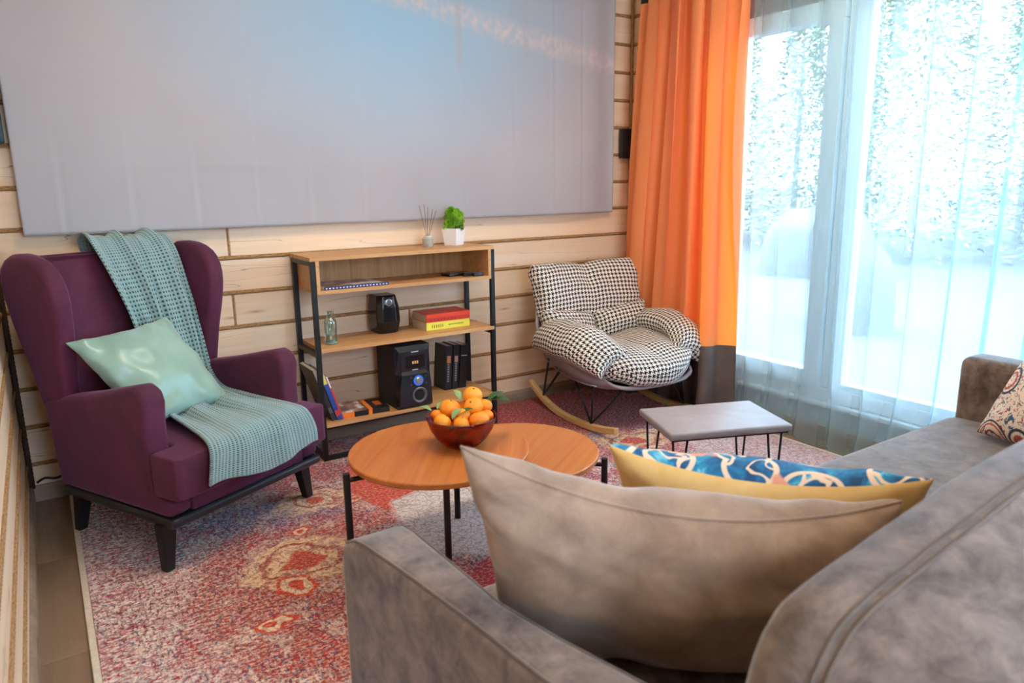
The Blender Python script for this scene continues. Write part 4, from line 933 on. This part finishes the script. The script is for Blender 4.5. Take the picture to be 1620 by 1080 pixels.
# backrest: outline in (x, z)
bo_ = [(0.735, 0.06), (0.735, 0.50), (0.745, 0.64), (0.770, 0.735), (0.805, 0.787), (0.857, 0.818), (1.0, 0.846), (1.17, 0.861), (1.40, 0.880), (1.9, 0.895), (2.5, 0.895), (2.80, 0.87), (2.86, 0.82), (2.87, 0.70), (2.87, 0.06)]
back = prism(bo_, 1, -3.33, -2.99)
def sb(x, y, z):
    k = max(0, min(1, 1-(x-0.735)/0.35)); d = max(0, -3.03-y)
    return (x+0.03*k+0.40*k*d, y, z-(0.016+0.20*d)*max(0, min(1, (z-0.5)/0.3)) - 0.012*max(0, 1-abs(x-1.0)/0.25))
def rounded_back():
    # cross-section swept: rings of the outline inset near the front and rear faces
    cx, cz = 1.8, 0.45; m = MB(); n = len(fine)
    secs = [(-2.985, 0.040), (-2.990, 0.022), (-3.003, 0.008), (-3.025, 0.0), (-3.06, -0.003), (-3.15, 0.0), (-3.22, 0.006), (-3.27, 0.02), (-3.31, 0.05), (-3.33, 0.10), (-3.34, 0.17)]
    for y, ins in secs:
        for (x, z), nn in zip(fine, norms): m.v.append((*sb(x-nn[0]*ins, y, max(0.05, z-nn[1]*ins)),))
    for i in range(len(secs)-1): m.f += [(i*n+k, i*n+(k+1) % n, (i+1)*n+(k+1) % n, (i+1)*n+k) for k in range(n)]
    m.f += [tuple(range(n)), tuple(range((len(secs)-1)*n, len(secs)*n))[::-1]]
    return m
fine = []
for i in range(len(bo_)-1):
    for k in range(4): 
        p = interp([(*q,) for q in bo_], (i+k/4)/(len(bo_)-1)); fine.append((p[0], p[1]))
fine.append(bo_[-1])
norms = []
for i in range(len(fine)):
    a, b = fine[max(i-1, 0)], fine[min(i+1, len(fine)-1)]; d = V((b[0]-a[0], b[1]-a[1])).normalized(); norms.append((-d.y, d.x))
rounded_back().build('backrest', SUEDE, so, smooth=True)
for y, off in ((-3.068, 0.0025), (-3.080, 0.0025)):
    seam([sb(x+nn[0]*off, y, z+nn[1]*off) for (x, z), nn in zip(fine, norms) if z > 0.45], 0.0028)
for x, y in ((0.80, -2.35), (2.80, -2.35), (0.84, -3.2), (2.80, -3.2)): MB().lathe([(0.022, 0.0), (0.028, 0.062)], (x, y, 0.0113), 12).build('foot', BLACK, so)

# ------------------------------------------------------------------ sofa cushions
o = thing('beige_cushion', 'large beige velvet cushion standing in the near corner of the sofa', 'cushion')
Pb = bilin((0.690, -2.505, 0.862), (1.255, -2.925, 0.775), (1.325, -2.870, 0.445), (0.795, -2.450, 0.445))
Pb0 = Pb
Pb = lambda s, t: Pb0(s, t) - V((0, 0, 0.070*(1-(2*s-1)**2)*t*t))
f_, _ = pillow_faces(Pb, 0.25, 70, 60, pinch=0.05, wr=0.020, seed=9, exp=0.36)
_, b_ = pillow_faces(Pb, 0.24, 70, 60, pinch=0.05, wr=0.016, seed=9, exp=0.34)
f_.build('back_panel', BEIGE, o, smooth=True); b_.build('front_panel', BEIGE, o, smooth=True)
def rim_pts(P, pinch, n=30):
    def md(a, b): return P(0.5+0.5*a*(1-pinch*(1-b*b)), 0.5+0.5*b*(1-pinch*(1-a*a)))
    return [md(-1, -1+2*k/n) for k in range(n)]+[md(-1+2*k/n, 1) for k in range(n)]+[md(1, 1-2*k/n) for k in range(n)]+[md(1-2*k/n, -1) for k in range(n+1)]
MB().tube(rim_pts(Pb, 0.05), 0.003, 6).build('seam', BEIGE, o, smooth=True)
t = NT('blue_suzani_print', Roughness=0.8)
p = t.uv(); vz = t.n('TexVoronoi', {'Vector': p, 'Scale': 8.5, 'Randomness': 0.6}); d = vz.outputs['Distance']
pe = t.n('TexVoronoi', {'Vector': p, 'Scale': 24.0}, feature='DISTANCE_TO_EDGE').outputs['Distance']
n = t.noise(p, 16, 3, 0.6, 1.0)
c = t.ramp(n, [(0.35, S('0c4570')), (0.48, S('11699a')), (0.60, S('2390b8')), (0.70, S('7cc4d4'))])
def rg(a, b): return t.ramp(d, [(max(a-0.015, 0), (0, 0, 0)), (a, (1, 1, 1)), (b, (1, 1, 1)), (b+0.015, (0, 0, 0))])
lc = t.ma('ABSOLUTE', t.ma('SUBTRACT', t.noise(p, 19, 1, 0.4, 0.8), 0.5))
c = t.mix(t.ma('MULTIPLY', rg(0.0, 0.47), t.ramp(lc, [(0.035, (1, 1, 1)), (0.05, (0, 0, 0))])), c, S('e9cdb4'))
c = t.mix(rg(0.44, 0.50), c, S('e9cdb4'))
c = t.mix(t.ramp(t.noise(p, 11, 2), [(0.62, (0, 0, 0)), (0.65, (1, 1, 1))]), c, S('dd9a80'))
t.col(c); SUZB = t.m
o = thing('blue_print_cushion', 'cushion with a blue patterned front and plain straw yellow back', 'cushion')
Py = bilin((1.060, -2.445, 0.768), (1.395, -2.905, 0.772), (1.59, -2.77, 0.455), (1.24, -2.32, 0.455))
Py0 = Py
Py = lambda s, t: Py0(s, t) - V((0, 0, 0.040*(1-(2*s-1)**2)*t*t))
f_, _ = pillow_faces(Py, 0.18, 40, 36, pinch=0.06, wr=0.010, seed=21, exp=0.42)
_, b_ = pillow_faces(Py, 0.19, 40, 36, pinch=0.06, wr=0.010, seed=21, exp=0.42)
b_.build('front_panel', SUZB, o, smooth=True); f_.build('back_panel', YELLOW, o, smooth=True)
t = NT('cream_suzani_print', Roughness=0.85)
p = t.uv(); vz = t.n('TexVoronoi', {'Vector': p, 'Scale': 6.5, 'Randomness': 0.5}); d = vz.outputs['Distance']
c = S('e3d3c4')
n = t.noise(p, 26, 3, 0.6, 1.5)
c = t.mix(t.ramp(n, [(0.60, (0, 0, 0)), (0.62, (1, 1, 1))]), c, S('b2402f'))
c = t.mix(t.ramp(n, [(0.385, (1, 1, 1)), (0.40, (0, 0, 0))]), c, S('34597a'))
for a_, b__, col in ((0.40, 0.43, S('2f3a52')), (0.33, 0.355, S('b5513c')), (0.20, 0.225, S('8f3140')), (0.0, 0.10, S('4f9a8e'))):
    c = t.mix(t.ramp(d, [(max(0, a_-0.01), (0, 0, 0)), (a_, (1, 1, 1)), (b__, (1, 1, 1)), (b__+0.01, (0, 0, 0))] if a_ else [(b__, (1, 1, 1)), (b__+0.01, (0, 0, 0))]), c, col)
ln = t.ramp(t.ma('ABSOLUTE', t.ma('SUBTRACT', t.noise(p, 15, 2, 0.5, 2.0), 0.5)), [(0.010, (1, 1, 1)), (0.018, (0, 0, 0))])
c = t.mix(ln, c, S('4a4a5c')); t.col(c); SUZC = t.m
o = thing('cream_print_cushion', 'cream cushion with red and teal floral print against the far sofa arm', 'cushion')
Pc = bilin((2.90, -2.52, 0.80), (2.62, -2.93, 0.84), (2.50, -2.86, 0.452), (2.69, -2.425, 0.452))
f_, b_ = pillow_faces(Pc, 0.17, 36, 36, pinch=0.06, wr=0.006, seed=31, size=(.5, .45), exp=0.42)
f_.build('front_panel', SUZC, o, smooth=True); b_.build('back_panel', SUZC, o, smooth=True)

# ================================================================== CABLE behind the armchair
pts = [(0.03, -0.022, 0.085), (0.06, -0.026, 0.100), (0.10, -0.028, 0.092), (0.15, -0.030, 0.105), (0.22, -0.028, 0.085), (0.35, -0.026, 0.082), (0.5, -0.028, 0.09)]
tag(MB().tube([V(interp(pts, k/40)) for k in range(41)], 0.005, 8).build('power_cable', BLACK, smooth=True), 'black cable running along the baseboard behind the armchair', 'cable')
